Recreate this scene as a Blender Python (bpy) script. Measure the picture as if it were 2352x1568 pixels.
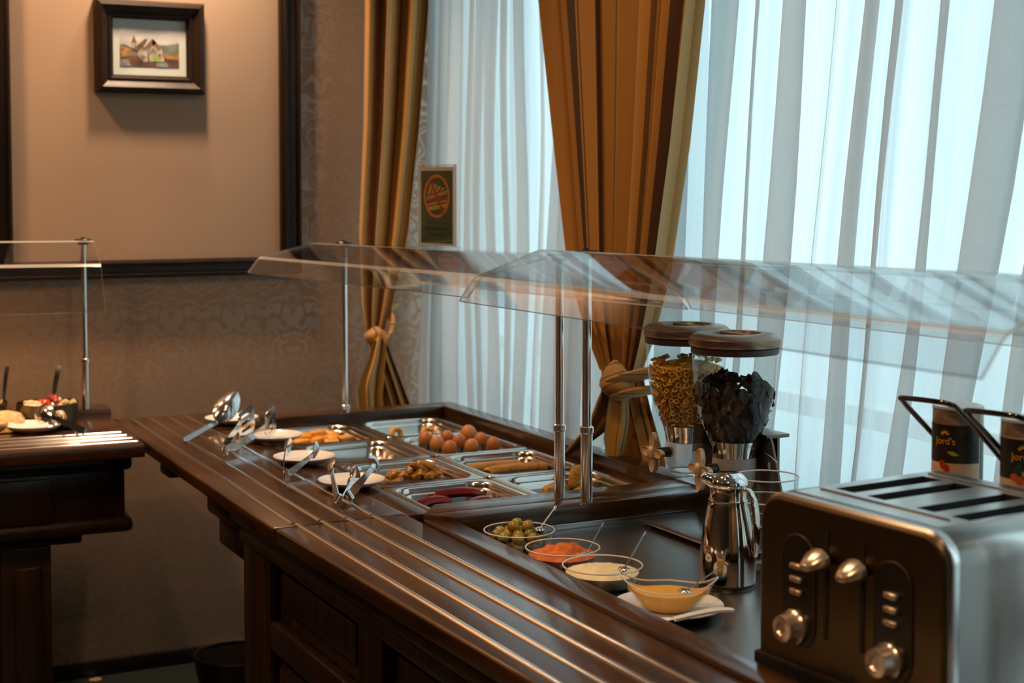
import bpy, bmesh, math, random
from math import sin, cos, pi, radians, sqrt
from mathutils import Vector, Matrix
random.seed(7)
S = bpy.context.scene
C = S.collection
for o in list(bpy.data.objects):
    bpy.data.objects.remove(o, do_unlink=True)

# ------------------------------------------------------------------ camera
cd = bpy.data.cameras.new('camera'); cam = bpy.data.objects.new('camera', cd); C.objects.link(cam)
cam.location = (0, 0, 1.6)
cam.rotation_euler = (radians(90 - 2.993), 0, radians(-26.782))
cd.sensor_width = 36; cd.lens = 3500 / 2352 * 36
cd.shift_y = -176 / 2352
cd.clip_start = .05
cd.dof.use_dof = True; cd.dof.focus_distance = 3.2; cd.dof.aperture_fstop = 4.0
S.camera = cam
S.cycles.transparent_max_bounces = 48; S.cycles.max_bounces = 10; S.cycles.caustics_reflective = False
# ------------------------------------------------------------------ world, lights, exposure
S.view_settings.view_transform = 'Standard'; S.view_settings.look = 'None'
S.view_settings.exposure = 0.4; S.view_settings.gamma = 1.0
S.view_settings.use_curve_mapping = False
w = bpy.data.worlds.new('overcast_sky'); S.world = w; w.use_nodes = True
bg = w.node_tree.nodes['Background']
bg.inputs[0].default_value = (.66, .89, .97, 1); bg.inputs[1].default_value = 2.3

def area(name, loc, power, size, col=(1, .60, .30), rot=(0, 0, 0), spread=160):
    l = bpy.data.lights.new(name, 'AREA'); l.shape = 'DISK'; l.size = size; l.energy = power; l.color = col
    l.spread = radians(spread)
    o = bpy.data.objects.new(name, l); C.objects.link(o); o.location = loc; o.rotation_euler = rot
    return o
WARM = (1, .56, .27)
def spot(name, loc, target, power, ang=70, blend=.8, rad=.05, col=WARM):
    l = bpy.data.lights.new(name, 'SPOT'); l.energy = power; l.color = col
    l.spot_size = radians(ang); l.spot_blend = blend; l.shadow_soft_size = rad
    o = bpy.data.objects.new(name, l); C.objects.link(o); o.location = loc
    o.rotation_euler = (Vector(target) - Vector(loc)).to_track_quat('-Z', 'Y').to_euler()
    return o
area('wall_lamp', (1.22, 4.70, 2.86), 9, .12, (1, .66, .42), (radians(6), 0, 0), 115)
area('added_wall_washer', (1.30, 4.86, 2.80), 5, .10, (1, .72, .50), (radians(12), 0, 0), 150)  # added washer: brightens the upper wall that the tray rails reflect
area('wall_lamp', (.35, 4.70, 2.86), 10, .12, WARM, (radians(8), 0, 0), 110)
area('wall_lamp', (-.55, 4.62, 2.86), 10, .12, WARM, (radians(8), 0, 0), 110)
area('ceiling_lamp', (1.12, 2.95, 2.86), 8, .14, WARM, spread=150)
area('ceiling_lamp', (1.05, 2.2, 2.86), 3, .14, (1, .68, .42), spread=130)
area('ceiling_lamp', (-.75, 3.3, 2.86), 18, .14, WARM, spread=140)
area('ceiling_lamp', (.45, .7, 2.86), 11, .14, WARM, spread=130)
area('ceiling_lamp', (-1.3, 1.6, 2.86), 9, .14, WARM, spread=120)
spot('buffet_spot', (-.35, 3.55, 2.84), (.35, 5.0, 1.05), 62, 36, 1, .04, (1, .52, .20))

# ------------------------------------------------------------------ materials
M = {}
def nt(name):
    m = bpy.data.materials.new(name); m.use_nodes = True; M[name] = m
    return m, m.node_tree.nodes, m.node_tree.links, m.node_tree.nodes['Principled BSDF']
def mat(name, col, rough=.5, metal=0., spec=.5, bump=0., bscale=60, var=0., trans=0., coat=0., stretch=(1, 1, 1), sss=0.):
    m, n, l, p = nt(name)
    p.inputs['Base Color'].default_value = (*col, 1)
    p.inputs['Roughness'].default_value = rough; p.inputs['Metallic'].default_value = metal
    p.inputs['Specular IOR Level'].default_value = spec
    p.inputs['Coat Weight'].default_value = coat; p.inputs['Coat Roughness'].default_value = .08
    if sss: p.inputs['Subsurface Weight'].default_value = sss; p.inputs['Subsurface Radius'].default_value = (.02, .01, .005); p.inputs['Subsurface Scale'].default_value = .3
    if bump or var:
        tc = n.new('ShaderNodeTexCoord'); mp = n.new('ShaderNodeMapping'); mp.inputs['Scale'].default_value = stretch
        no = n.new('ShaderNodeTexNoise'); no.inputs['Scale'].default_value = bscale; no.inputs['Detail'].default_value = 5
        l.new(tc.outputs['Object'], mp.inputs[0]); l.new(mp.outputs[0], no.inputs['Vector'])
        if bump:
            b = n.new('ShaderNodeBump'); b.inputs['Strength'].default_value = bump; b.inputs['Distance'].default_value = .004
            l.new(no.outputs['Fac'], b.inputs['Height']); l.new(b.outputs[0], p.inputs['Normal'])
        if var:
            r = n.new('ShaderNodeValToRGB')
            r.color_ramp.elements[0].position = .3; r.color_ramp.elements[1].position = .7
            r.color_ramp.elements[0].color = (*[c * (1 - var) for c in col], 1)
            r.color_ramp.elements[1].color = (*[min(1, c * (1 + var)) for c in col], 1)
            l.new(no.outputs['Fac'], r.inputs[0]); l.new(r.outputs[0], p.inputs['Base Color'])
    return m
def wood(name, c0, c1, axis, rough=.20, coat=.4, bump=.25):
    m, n, l, p = nt(name)
    tc = n.new('ShaderNodeTexCoord'); mp = n.new('ShaderNodeMapping')
    sc = [34, 34, 34]; sc[axis] = 2.2; mp.inputs['Scale'].default_value = sc
    no = n.new('ShaderNodeTexNoise'); no.inputs['Scale'].default_value = 1; no.inputs['Detail'].default_value = 7; no.inputs['Distortion'].default_value = .6
    l.new(tc.outputs['Object'], mp.inputs[0]); l.new(mp.outputs[0], no.inputs['Vector'])
    r = n.new('ShaderNodeValToRGB'); r.color_ramp.elements[0].position = .32; r.color_ramp.elements[1].position = .72
    r.color_ramp.elements[0].color = (*c0, 1); r.color_ramp.elements[1].color = (*c1, 1)
    l.new(no.outputs['Fac'], r.inputs[0]); l.new(r.outputs[0], p.inputs['Base Color'])
    n2 = n.new('ShaderNodeTexNoise'); n2.inputs['Scale'].default_value = 7; n2.inputs['Detail'].default_value = 3
    l.new(tc.outputs['Object'], n2.inputs['Vector'])
    mr = n.new('ShaderNodeMapRange'); mr.inputs['To Min'].default_value = rough - .06; mr.inputs['To Max'].default_value = rough + .12
    l.new(n2.outputs['Fac'], mr.inputs['Value']); l.new(mr.outputs[0], p.inputs['Roughness'])
    b = n.new('ShaderNodeBump'); b.inputs['Strength'].default_value = bump; b.inputs['Distance'].default_value = .0015
    l.new(no.outputs['Fac'], b.inputs['Height']); l.new(b.outputs[0], p.inputs['Normal'])
    p.inputs['Coat Weight'].default_value = coat; p.inputs['Coat Roughness'].default_value = .12
    return m
DK0, DK1 = (.024, .0095, .003), (.085, .036, .009)
wood('wood_y', DK0, DK1, 1); wood('wood_x', DK0, DK1, 0)
wood('wood_trim', (.008, .0035, .0013), (.022, .0095, .003), 2, .42, 0); M['wood_trim'].node_tree.nodes['Principled BSDF'].inputs['Specular IOR Level'].default_value = .3
wood('wood_cabinet', (.010, .0045, .002), (.032, .013, .005), 2, .32, .1)
mat('chrome', (.80, .79, .77), .07, 1); mat('rail_steel', (.95, .93, .90), .15, 1)
mat('pan_steel', (.70, .67, .63), .17, 1); mat('brushed_steel', (.48, .48, .48), .23, 1, bump=.12, bscale=40, stretch=(1, 22, 1))
mat('toaster_steel', (.50, .47, .44), .27, 1); mat('toaster_front', (.12, .085, .05), .38, 1)
mat('dark_steel', (.16, .125, .10), .33, 1)
mat('thermos_chrome', (.62, .54, .46), .06, 1)
mat('utensil_steel', (.72, .74, .75), .12, 1)
mat('brass', (.62, .45, .22), .25, 1)
mat('black_plastic', (.010, .009, .008), .35); mat('black_matte', (.006, .005, .005), .8)
mat('bronze_lid', (.30, .215, .15), .30, .9); mat('dark_seal', (.05, .03, .02), .5)
mat('knob_gold', (.66, .48, .30), .36, .3); mat('champagne', (.66, .56, .46), .25, .8)
mat('ceramic', (.82, .86, .88), .16, coat=.3); mat('plastic_white', (.86, .87, .86), .3)
mat('ceiling_paint', (.55, .45, .36), .9); mat('room_paint', (.30, .20, .13), .85)
mat('window_paint', (.72, .78, .78), .4); mat('asphalt', (.40, .44, .45), .9); mat('facade', (.50, .56, .58), .9)
mat('egg_shell', (.52, .18, .04), .42, var=.14, bscale=12, sss=.1); mat('egg_shell_pale', (.62, .26, .075), .42, var=.12, bscale=12, sss=.1)
mat('fruit', (.86, .40, .06), .35, var=.2, bscale=40, bump=.3, sss=.2)
mat('fried', (.50, .24, .03), .5, var=.35, bscale=60, bump=.6); mat('crumbed', (.46, .25, .03), .7, var=.45, bscale=160, bump=.9)
mat('bean', (.40, .19, .025), .38, var=.4, bscale=50, bump=.5)
mat('pepper', (.16, .010, .004), .2, var=.4, bscale=30, bump=.2); mat('tomato', (.62, .035, .01), .2, var=.2, bscale=30)
mat('mozzarella', (.80, .62, .42), .4, var=.1, bscale=40, bump=.2); mat('pickle', (.50, .45, .20), .4, var=.4, bscale=50, bump=.3)
mat('couscous', (.70, .50, .25), .7, var=.35, bscale=90, bump=.9); mat('bread', (.62, .36, .16), .75, var=.25, bscale=40, bump=.4)
mat('olive', (.30, .21, .03), .28, var=.3, bscale=30, sss=.1); mat('olive_green', (.22, .22, .03), .28, var=.3, bscale=30)
mat('red_spread', (.62, .135, .006), .55, var=.4, bscale=70, bump=1.0); mat('butter', (.86, .76, .48), .5, var=.1, bscale=30, bump=.5)
mat('cheese_sauce', (.86, .45, .06), .35, var=.06, bscale=20, bump=.15)
mat('cereal', (.80, .42, .045), .6, var=.3, bscale=90, bump=.4); mat('choc', (.028, .012, .007), .55, var=.5, bscale=40, bump=.3)
mat('cap_black', (.012, .012, .012), .3)
mat('print_mat', (.60, .68, .64), .7); mat('sky_wash', (.55, .57, .58), .8, var=.35, bscale=9, stretch=(1, 1, 3)); mat('hill_wash', (.13, .16, .14), .8, var=.5, bscale=20)
mat('field_wash', (.34, .20, .07), .8, var=.7, bscale=45); mat('earth_wash', (.12, .055, .03), .8, var=.6, bscale=40); mat('roof_wash', (.17, .10, .06), .8, var=.5, bscale=40)
mat('stone_wash', (.36, .34, .28), .8, var=.7, bscale=60); mat('green_wash', (.25, .36, .08), .8, var=.6, bscale=50); mat('slate_wash', (.22, .22, .26), .8, var=.4, bscale=50)
mat('sign_green', (.042, .10, .055), .35); mat('sign_orange', (.72, .24, .02), .4); mat('sign_bread', (.72, .36, .09), .5, var=.3, bscale=60); mat('sign_ham', (.62, .26, .13), .5)
mat('sign_red', (.42, .05, .012), .4); mat('sign_ink', (.006, .014, .006), .5); mat('sign_card', (.80, .76, .60), .5)
mat('label_black', (.010, .006, .004), .45, var=.3, bscale=20); mat('label_cream', (.80, .56, .36), .45); mat('label_gold', (1.0, .50, .02), .4); mat('label_line', (.16, .085, .02), .4)
mat('label_red', (.50, .05, .01), .25); mat('label_orange', (.75, .14, .02), .35); mat('label_leaf', (.025, .075, .035), .4); mat('label_lime', (.45, .50, .05), .4)
mat('jug_grey', (.50, .56, .58), .25); mat('jug_clear', (.40, .30, .22), .15)
mat('dark_floor_item', (.02, .010, .008), .5)
# curtains: vertical woven stripes run along the cloth (attribute u)
def curtain_mat():
    m, n, l, p = nt('curtain')
    a = n.new('ShaderNodeAttribute'); a.attribute_name = 'u'
    mu = n.new('ShaderNodeMath'); mu.operation = 'FRACT'; l.new(a.outputs['Fac'], mu.inputs[0])
    r = n.new('ShaderNodeValToRGB'); cr = r.color_ramp; cr.interpolation = 'CONSTANT'
    cols = [(0, (.48, .23, .04)), (.40, (.16, .07, .014)), (.43, (.52, .27, .06)), (.62, (.13, .12, .05)), (.68, (.44, .28, .11)), (.71, (.44, .205, .035)), (.95, (.07, .03, .01))]
    cr.elements[0].position = 0; cr.elements[0].color = (*cols[0][1], 1)
    cr.elements[1].position = cols[1][0]; cr.elements[1].color = (*cols[1][1], 1)
    for ps, c in cols[2:]:
        e = cr.elements.new(ps); e.color = (*c, 1)
    l.new(mu.outputs[0], r.inputs[0]); l.new(r.outputs[0], p.inputs['Base Color'])
    p.inputs['Roughness'].default_value = .55; p.inputs['Sheen Weight'].default_value = .25
    tc = n.new('ShaderNodeTexCoord'); no = n.new('ShaderNodeTexNoise'); no.inputs['Scale'].default_value = 350
    l.new(tc.outputs['Object'], no.inputs['Vector']); b = n.new('ShaderNodeBump'); b.inputs['Strength'].default_value = .12; b.inputs['Distance'].default_value = .002
    l.new(no.outputs['Fac'], b.inputs['Height']); l.new(b.outputs[0], p.inputs['Normal'])
curtain_mat()
def sheer_mat():
    m, n, l, p = nt('sheer'); n.remove(p); out = n['Material Output']
    tr = n.new('ShaderNodeBsdfTransparent'); tr.inputs[0].default_value = (1, 1, 1, 1)
    tl = n.new('ShaderNodeBsdfTranslucent'); tl.inputs[0].default_value = (.84, .85, .85, 1)
    df = n.new('ShaderNodeBsdfDiffuse'); df.inputs[0].default_value = (.74, .76, .76, 1)
    a = n.new('ShaderNodeMixShader'); a.inputs[0].default_value = .30; l.new(tl.outputs[0], a.inputs[1]); l.new(df.outputs[0], a.inputs[2])
    tc = n.new('ShaderNodeTexCoord'); mp = n.new('ShaderNodeMapping'); mp.inputs['Scale'].default_value = (30, 30, 420)
    no = n.new('ShaderNodeTexNoise'); no.inputs['Scale'].default_value = 1; no.inputs['Detail'].default_value = 2
    l.new(tc.outputs['Object'], mp.inputs[0]); l.new(mp.outputs[0], no.inputs['Vector'])
    mr = n.new('ShaderNodeMapRange'); mr.inputs['To Min'].default_value = .90; mr.inputs['To Max'].default_value = .80
    l.new(no.outputs['Fac'], mr.inputs['Value'])
    at = n.new('ShaderNodeAttribute'); at.attribute_name = 'u'      # opacity varies in fine streaks along the cloth
    nu = n.new('ShaderNodeTexNoise'); nu.noise_dimensions = '1D'; nu.inputs['Scale'].default_value = 3.5; nu.inputs['Detail'].default_value = 5; nu.inputs['Roughness'].default_value = .65
    l.new(at.outputs['Fac'], nu.inputs['W'])
    m2 = n.new('ShaderNodeMapRange'); m2.inputs['From Min'].default_value = .3; m2.inputs['From Max'].default_value = .7; m2.inputs['To Min'].default_value = -.12; m2.inputs['To Max'].default_value = .10; l.new(nu.outputs['Fac'], m2.inputs['Value'])
    ad = n.new('ShaderNodeMath'); ad.operation = 'ADD'; ad.use_clamp = True; l.new(mr.outputs[0], ad.inputs[0]); l.new(m2.outputs[0], ad.inputs[1])
    b = n.new('ShaderNodeMixShader'); l.new(ad.outputs[0], b.inputs[0]); l.new(tr.outputs[0], b.inputs[1]); l.new(a.outputs[0], b.inputs[2])
    l.new(b.outputs[0], out.inputs[0])
sheer_mat()
def thin_glass(name, tint, refl=1.0, rough=.02):
    m, n, l, p = nt(name); n.remove(p); out = n['Material Output']
    tr = n.new('ShaderNodeBsdfTransparent'); tr.inputs[0].default_value = (*tint, 1)
    gl = n.new('ShaderNodeBsdfGlossy'); gl.inputs['Roughness'].default_value = rough
    lw = n.new('ShaderNodeLayerWeight')     # facing is the same from both sides of the sheet; Schlick's curve
    pw = n.new('ShaderNodeMath'); pw.operation = 'POWER'; pw.inputs[1].default_value = 5; l.new(lw.outputs['Facing'], pw.inputs[0])
    mu = n.new('ShaderNodeMath'); mu.operation = 'MULTIPLY_ADD'; mu.inputs[1].default_value = .96 * refl; mu.inputs[2].default_value = .04 * refl; mu.use_clamp = True; l.new(pw.outputs[0], mu.inputs[0])
    mx = n.new('ShaderNodeMixShader'); l.new(mu.outputs[0], mx.inputs[0]); l.new(tr.outputs[0], mx.inputs[1]); l.new(gl.outputs[0], mx.inputs[2])
    l.new(mx.outputs[0], out.inputs[0])
thin_glass('acrylic', (.93, .94, .945), 1.0); thin_glass('bowl_glass', (.95, .96, .96), 1.2); thin_glass('hopper_glass', (.93, .955, .96), 1.0); thin_glass('window_glass', (.95, .98, .98), 1.0)
def chute_mat():
    m, n, l, p = nt('chute_plastic'); n.remove(p); out = n['Material Output']
    tr = n.new('ShaderNodeBsdfTransparent'); tr.inputs[0].default_value = (.92, .93, .93, 1)
    pr = n.new('ShaderNodeBsdfPrincipled'); pr.inputs['Base Color'].default_value = (.72, .68, .64, 1); pr.inputs['Roughness'].default_value = .12
    mx = n.new('ShaderNodeMixShader'); mx.inputs[0].default_value = .5; l.new(tr.outputs[0], mx.inputs[1]); l.new(pr.outputs[0], mx.inputs[2])
    l.new(mx.outputs[0], out.inputs[0])
chute_mat()
def edge_mat(nm, wt):
    m, n, l, p = nt(nm); n.remove(p); out = n['Material Output']
    tr = n.new('ShaderNodeBsdfTransparent'); tr.inputs[0].default_value = (.85, .9, .9, 1)
    p = n.new('ShaderNodeBsdfPrincipled'); p.inputs['Base Color'].default_value = (.85, .88, .88, 1); p.inputs['Roughness'].default_value = .2
    mx = n.new('ShaderNodeMixShader'); mx.inputs[0].default_value = wt; l.new(tr.outputs[0], mx.inputs[1]); l.new(p.outputs[0], mx.inputs[2])
    l.new(mx.outputs[0], out.inputs[0])
edge_mat('acrylic_edge', .75); edge_mat('fold_glint', .28)  # fold faces whitened to draw the bright line light makes at bends
def wallpaper(name, base, damask):
    m, n, l, p = nt(name)
    tc = n.new('ShaderNodeTexCoord')
    no = n.new('ShaderNodeTexNoise'); no.inputs['Scale'].default_value = 3.2; no.inputs['Detail'].default_value = 3
    l.new(tc.outputs['Object'], no.inputs['Vector'])
    r = n.new('ShaderNodeValToRGB'); r.color_ramp.elements[0].color = (*[c * .93 for c in base], 1); r.color_ramp.elements[1].color = (*[c * 1.07 for c in base], 1)
    l.new(no.outputs['Fac'], r.inputs[0])
    p.inputs['Roughness'].default_value = .7
    if not damask:
        l.new(r.outputs[0], p.inputs['Base Color']); p.inputs['Specular IOR Level'].default_value = .25
        return
    # mirrored coordinates give the symmetric leaf scrolls of a damask paper
    sx = n.new('ShaderNodeSeparateXYZ'); l.new(tc.outputs['Object'], sx.inputs[0])
    pp = n.new('ShaderNodeMath'); pp.operation = 'PINGPONG'; pp.inputs[1].default_value = .105; l.new(sx.outputs['X'], pp.inputs[0])
    pz = n.new('ShaderNodeMath'); pz.operation = 'PINGPONG'; pz.inputs[1].default_value = .36; l.new(sx.outputs['Z'], pz.inputs[0])
    cx = n.new('ShaderNodeCombineXYZ'); l.new(pp.outputs[0], cx.inputs[0]); l.new(sx.outputs['Z'], cx.inputs[2])
    wv = n.new('ShaderNodeTexNoise'); wv.inputs['Scale'].default_value = 10; wv.inputs['Detail'].default_value = 1.2; wv.inputs['Distortion'].default_value = 1.3
    l.new(cx.outputs[0], wv.inputs['Vector'])
    sn = n.new('ShaderNodeMath'); sn.operation = 'MULTIPLY'; sn.inputs[1].default_value = 38; l.new(wv.outputs['Fac'], sn.inputs[0])
    si = n.new('ShaderNodeMath'); si.operation = 'SINE'; l.new(sn.outputs[0], si.inputs[0])
    rm = n.new('ShaderNodeValToRGB'); rm.color_ramp.elements[0].position = .0; rm.color_ramp.elements[1].position = .35; l.new(si.outputs[0], rm.inputs[0])
    mx = n.new('ShaderNodeMix'); mx.data_type = 'RGBA'; l.new(rm.outputs[0], mx.inputs[0]); l.new(r.outputs[0], mx.inputs[6]); mx.inputs[7].default_value = (*[c * k for c, k in zip(base, (1.0, 1.06, 1.10))], 1)
    l.new(mx.outputs[2], p.inputs['Base Color'])
    mr = n.new('ShaderNodeMapRange'); mr.inputs['To Min'].default_value = .66; mr.inputs['To Max'].default_value = .30; l.new(rm.outputs[0], mr.inputs['Value']); l.new(mr.outputs[0], p.inputs['Roughness'])
    ms = n.new('ShaderNodeMapRange'); ms.inputs['To Min'].default_value = .2; ms.inputs['To Max'].default_value = .9; l.new(rm.outputs[0], ms.inputs['Value']); l.new(ms.outputs[0], p.inputs['Specular IOR Level'])
wallpaper('wall_plain', (.37, .265, .185), False); wallpaper('wall_damask', (.30, .205, .135), True)
def carpet():
    m, n, l, p = nt('carpet')
    tc = n.new('ShaderNodeTexCoord'); v = n.new('ShaderNodeTexVoronoi'); v.inputs['Scale'].default_value = 5.5
    n2 = n.new('ShaderNodeTexNoise'); n2.inputs['Scale'].default_value = 18; n2.inputs['Detail'].default_value = 4
    l.new(tc.outputs['Object'], n2.inputs['Vector'])
    ad = n.new('ShaderNodeMath'); ad.operation = 'MULTIPLY_ADD'; ad.inputs[1].default_value = .35; l.new(n2.outputs['Fac'], ad.inputs[0]); l.new(tc.outputs['Object'], v.inputs['Vector']); l.new(v.outputs['Distance'], ad.inputs[2])
    r = n.new('ShaderNodeValToRGB'); r.color_ramp.elements[0].position = .26; r.color_ramp.elements[0].color = (.42, .30, .2, 1); r.color_ramp.elements[1].position = .28; r.color_ramp.elements[1].color = (.018, .026, .020, 1)
    l.new(ad.outputs[0], r.inputs[0]); l.new(r.outputs[0], p.inputs['Base Color']); p.inputs['Roughness'].default_value = .45
carpet()

# ------------------------------------------------------------------ mesh helpers
class MB:
    def __init__(s): s.v = []; s.f = []; s.m = []; s.mi = 0; s.u = None
    def add(s, vs, fs):
        k = len(s.v); s.v += [tuple(v) for v in vs]; s.f += [tuple(i + k for i in f) for f in fs]; s.m += [s.mi] * len(fs); return s
    def mat(s, i): s.mi = i; return s
    def box(s, x0, x1, y0, y1, z0, z1, bev=0., seg=2):
        bm = bmesh.new(); bmesh.ops.create_cube(bm, size=1)
        for v in bm.verts:
            v.co = Vector(((x0 + x1) / 2 + v.co.x * (x1 - x0), (y0 + y1) / 2 + v.co.y * (y1 - y0), (z0 + z1) / 2 + v.co.z * (z1 - z0)))
        if bev: bmesh.ops.bevel(bm, geom=bm.edges[:], offset=bev, segments=seg, profile=.5, affect='EDGES')
        return s.bm(bm)
    def prism(s, poly, z0, z1, bev=0., seg=2, axis='z'):
        bm = bmesh.new()
        vs = [bm.verts.new((p[0], p[1], z0)) for p in poly]; f = bm.faces.new(vs)
        r = bmesh.ops.extrude_face_region(bm, geom=[f])
        for g in r['geom']:
            if isinstance(g, bmesh.types.BMVert): g.co.z = z1
        bmesh.ops.recalc_face_normals(bm, faces=bm.faces[:])
        if bev: bmesh.ops.bevel(bm, geom=bm.edges[:], offset=bev, segments=seg, profile=.5, affect='EDGES')
        if axis == 'x':      # poly given as (y, z), extruded along x
            for v in bm.verts: v.co = Vector((v.co.z, v.co.x, v.co.y))
        if axis == 'y':      # poly given as (x, z), extruded along y
            for v in bm.verts: v.co = Vector((v.co.x, v.co.z, v.co.y))
        bmesh.ops.recalc_face_normals(bm, faces=bm.faces[:])
        return s.bm(bm)
    def bm(s, bm):
        bm.verts.index_update(); s.add([v.co[:] for v in bm.verts], [[v.index for v in f.verts] for f in bm.faces]); bm.free(); return s
    def lathe(s, prof, n=32, c=(0, 0, 0), cap0=False, cap1=False, sx=1, sy=1):
        vs = []; fs = []
        for r, z in prof:
            for i in range(n):
                a = 2 * pi * i / n; vs.append((c[0] + r * cos(a) * sx, c[1] + r * sin(a) * sy, c[2] + z))
        for j in range(len(prof) - 1):
            for i in range(n):
                k = (i + 1) % n; fs.append((j * n + i, j * n + k, (j + 1) * n + k, (j + 1) * n + i))
        if cap0: fs.append(tuple(range(n))[::-1])
        if cap1: fs.append(tuple(range((len(prof) - 1) * n, len(prof) * n)))
        return s.add(vs, fs)
    def tube(s, pts, r, n=10, closed=False, flat=None, up=None):
        pts = [Vector(p) for p in pts]; N = len(pts); rs = r if isinstance(r, (list, tuple)) else [r] * N
        vs = []; fs = []; pu = Vector(up) if up else None
        for i, p in enumerate(pts):
            if closed: t = pts[(i + 1) % N] - pts[i - 1]
            else: t = pts[min(i + 1, N - 1)] - pts[max(i - 1, 0)]
            t.normalize()
            if pu is None: pu = Vector((0, 0, 1)) if abs(t.z) < .9 else Vector((1, 0, 0))
            a = t.cross(pu)
            if a.length < 1e-5: a = t.cross(Vector((.3, 1, .2)))
            a.normalize(); b = a.cross(t).normalized()
            if not up: pu = b
            ra = rs[i]; rb = ra * (flat if flat else 1)
            for k in range(n):
                g = 2 * pi * k / n; vs.append(p + a * (cos(g) * ra) + b * (sin(g) * rb))
        for i in range(N if closed else N - 1):
            j = (i + 1) % N
            for k in range(n): q = (k + 1) % n; fs.append((i * n + k, i * n + q, j * n + q, j * n + k))
        if not closed: fs += [tuple(range(n))[::-1], tuple(range((N - 1) * n, N * n))]
        return s.add(vs, fs)
    def ball(s, c, r, n=14, m=9, sc=(1, 1, 1), rot=None, noise=0., seed=0, fn=None):
        rnd = random.Random(seed); vs = []; fs = []
        ph = [rnd.uniform(0, 6.28) for _ in range(9)]; R = rot or Matrix.Identity(3)
        def pt(th, a):
            d = Vector((sin(th) * cos(a), sin(th) * sin(a), cos(th)))
            k = 1 + noise * (sin(3 * d.x * 2 + ph[0]) + sin(3.1 * d.y * 2 + ph[1]) + sin(2.7 * d.z * 2 + ph[2]) + .6 * sin(9 * d.x + ph[3]) * sin(8 * d.y + ph[4]))
            if fn: k *= fn(d)
            return Vector(c) + R @ Vector((d.x * sc[0] * r * k, d.y * sc[1] * r * k, d.z * sc[2] * r * k))
        vs.append(pt(0, 0))
        for j in range(1, m):
            for i in range(n): vs.append(pt(pi * j / m, 2 * pi * i / n))
        vs.append(pt(pi, 0)); L = len(vs) - 1
        for i in range(n): fs.append((0, 1 + i, 1 + (i + 1) % n))
        for j in range(m - 2):
            for i in range(n):
                k = (i + 1) % n; fs.append((1 + j * n + i, 1 + (j + 1) * n + i, 1 + (j + 1) * n + k, 1 + j * n + k))
        for i in range(n): fs.append((L, 1 + (m - 2) * n + (i + 1) % n, 1 + (m - 2) * n + i))
        return s.add(vs, fs)
    def grid(s, rows):
        n = len(rows[0]); vs = [p for r in rows for p in r]
        fs = [(j * n + i, j * n + i + 1, (j + 1) * n + i + 1, (j + 1) * n + i) for j in range(len(rows) - 1) for i in range(n - 1)]
        return s.add(vs, fs)
    def loops(s, L, cap0=False, cap1=False):
        n = len(L[0]); vs = [p for r in L for p in r]
        fs = [(j * n + i, j * n + (i + 1) % n, (j + 1) * n + (i + 1) % n, (j + 1) * n + i) for j in range(len(L) - 1) for i in range(n)]
        if cap0: fs.append(tuple(range(n))[::-1])
        if cap1: fs.append(tuple(range((len(L) - 1) * n, len(L) * n)))
        return s.add(vs, fs)
    def xf(s, mtx):
        s.v = [tuple(mtx @ Vector(v)) for v in s.v]; return s
    def mesh(s, name, mats, ang=35):
        me = bpy.data.meshes.new(name); me.from_pydata(s.v, [], s.f); me.update()
        for m in (mats if isinstance(mats, (list, tuple)) else [mats]): me.materials.append(M[m])
        me.polygons.foreach_set('material_index', s.m)
        me.polygons.foreach_set('use_smooth', [True] * len(me.polygons))
        bm = bmesh.new(); bm.from_mesh(me); bmesh.ops.recalc_face_normals(bm, faces=bm.faces[:]); bm.to_mesh(me); bm.free()
        me.set_sharp_from_angle(angle=radians(ang))
        if s.u:
            a = me.attributes.new('u', 'FLOAT', 'POINT'); a.data.foreach_set('value', s.u)
        return me
def link(name, me, parent=None, loc=None, rot=None):
    o = bpy.data.objects.new(name, me); C.objects.link(o)
    if parent: o.parent = parent
    if loc: o.location = loc
    if rot: o.rotation_euler = rot
    return o
def tag(o, label, cat, group=None):
    o['label'] = label; o['category'] = cat
    if group: o['group'] = group
    return o
def thing(name, label, cat, loc=(0, 0, 0), rz=0, group=None):
    o = bpy.data.objects.new(name, None); C.objects.link(o); o.location = loc; o.rotation_euler = (0, 0, radians(rz)); o.empty_display_size = .05
    return tag(o, label, cat, group)
def part(name, mb, mats, parent, ang=35, label=None, stuff=False):
    o = link(name, mb.mesh(name, mats, ang), parent)
    if label: o['label'] = label
    if stuff: o['kind'] = 'stuff'
    return o
def solo(name, mb, mats, label, cat, loc=(0, 0, 0), rot=None, group=None, ang=35):
    return tag(link(name, mb.mesh(name, mats, ang), None, loc, rot), label, cat, group)
def struct(name, mb, mats, parent=None, ang=35):
    o = link(name, mb.mesh(name, mats, ang), parent); 
    if not parent: o['kind'] = 'structure'
    return o
def lerp(a, b, t): return a + (b - a) * t
def rrect(hx, hy, r, z, n=6, cx=0, cy=0):
    pts = []
    for qx, qy, a0 in ((1, 1, 0), (-1, 1, 90), (-1, -1, 180), (1, -1, 270)):
        for i in range(n + 1):
            a = radians(a0 + 90 * i / n); pts.append((cx + qx * (hx - r) + r * cos(a), cy + qy * (hy - r) + r * sin(a), z))
    return pts
def smooth_path(pts, k=6):
    pts = [Vector(p) for p in pts]; out = []
    for i in range(len(pts) - 1):
        p0 = pts[max(i - 1, 0)]; p1 = pts[i]; p2 = pts[i + 1]; p3 = pts[min(i + 2, len(pts) - 1)]
        for j in range(k):
            t = j / k
            out.append(.5 * ((2 * p1) + (p2 - p0) * t + (2 * p0 - 5 * p1 + 4 * p2 - p3) * t * t + (3 * p1 - p0 - 3 * p2 + p3) * t ** 3))
    out.append(pts[-1]); return out

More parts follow.
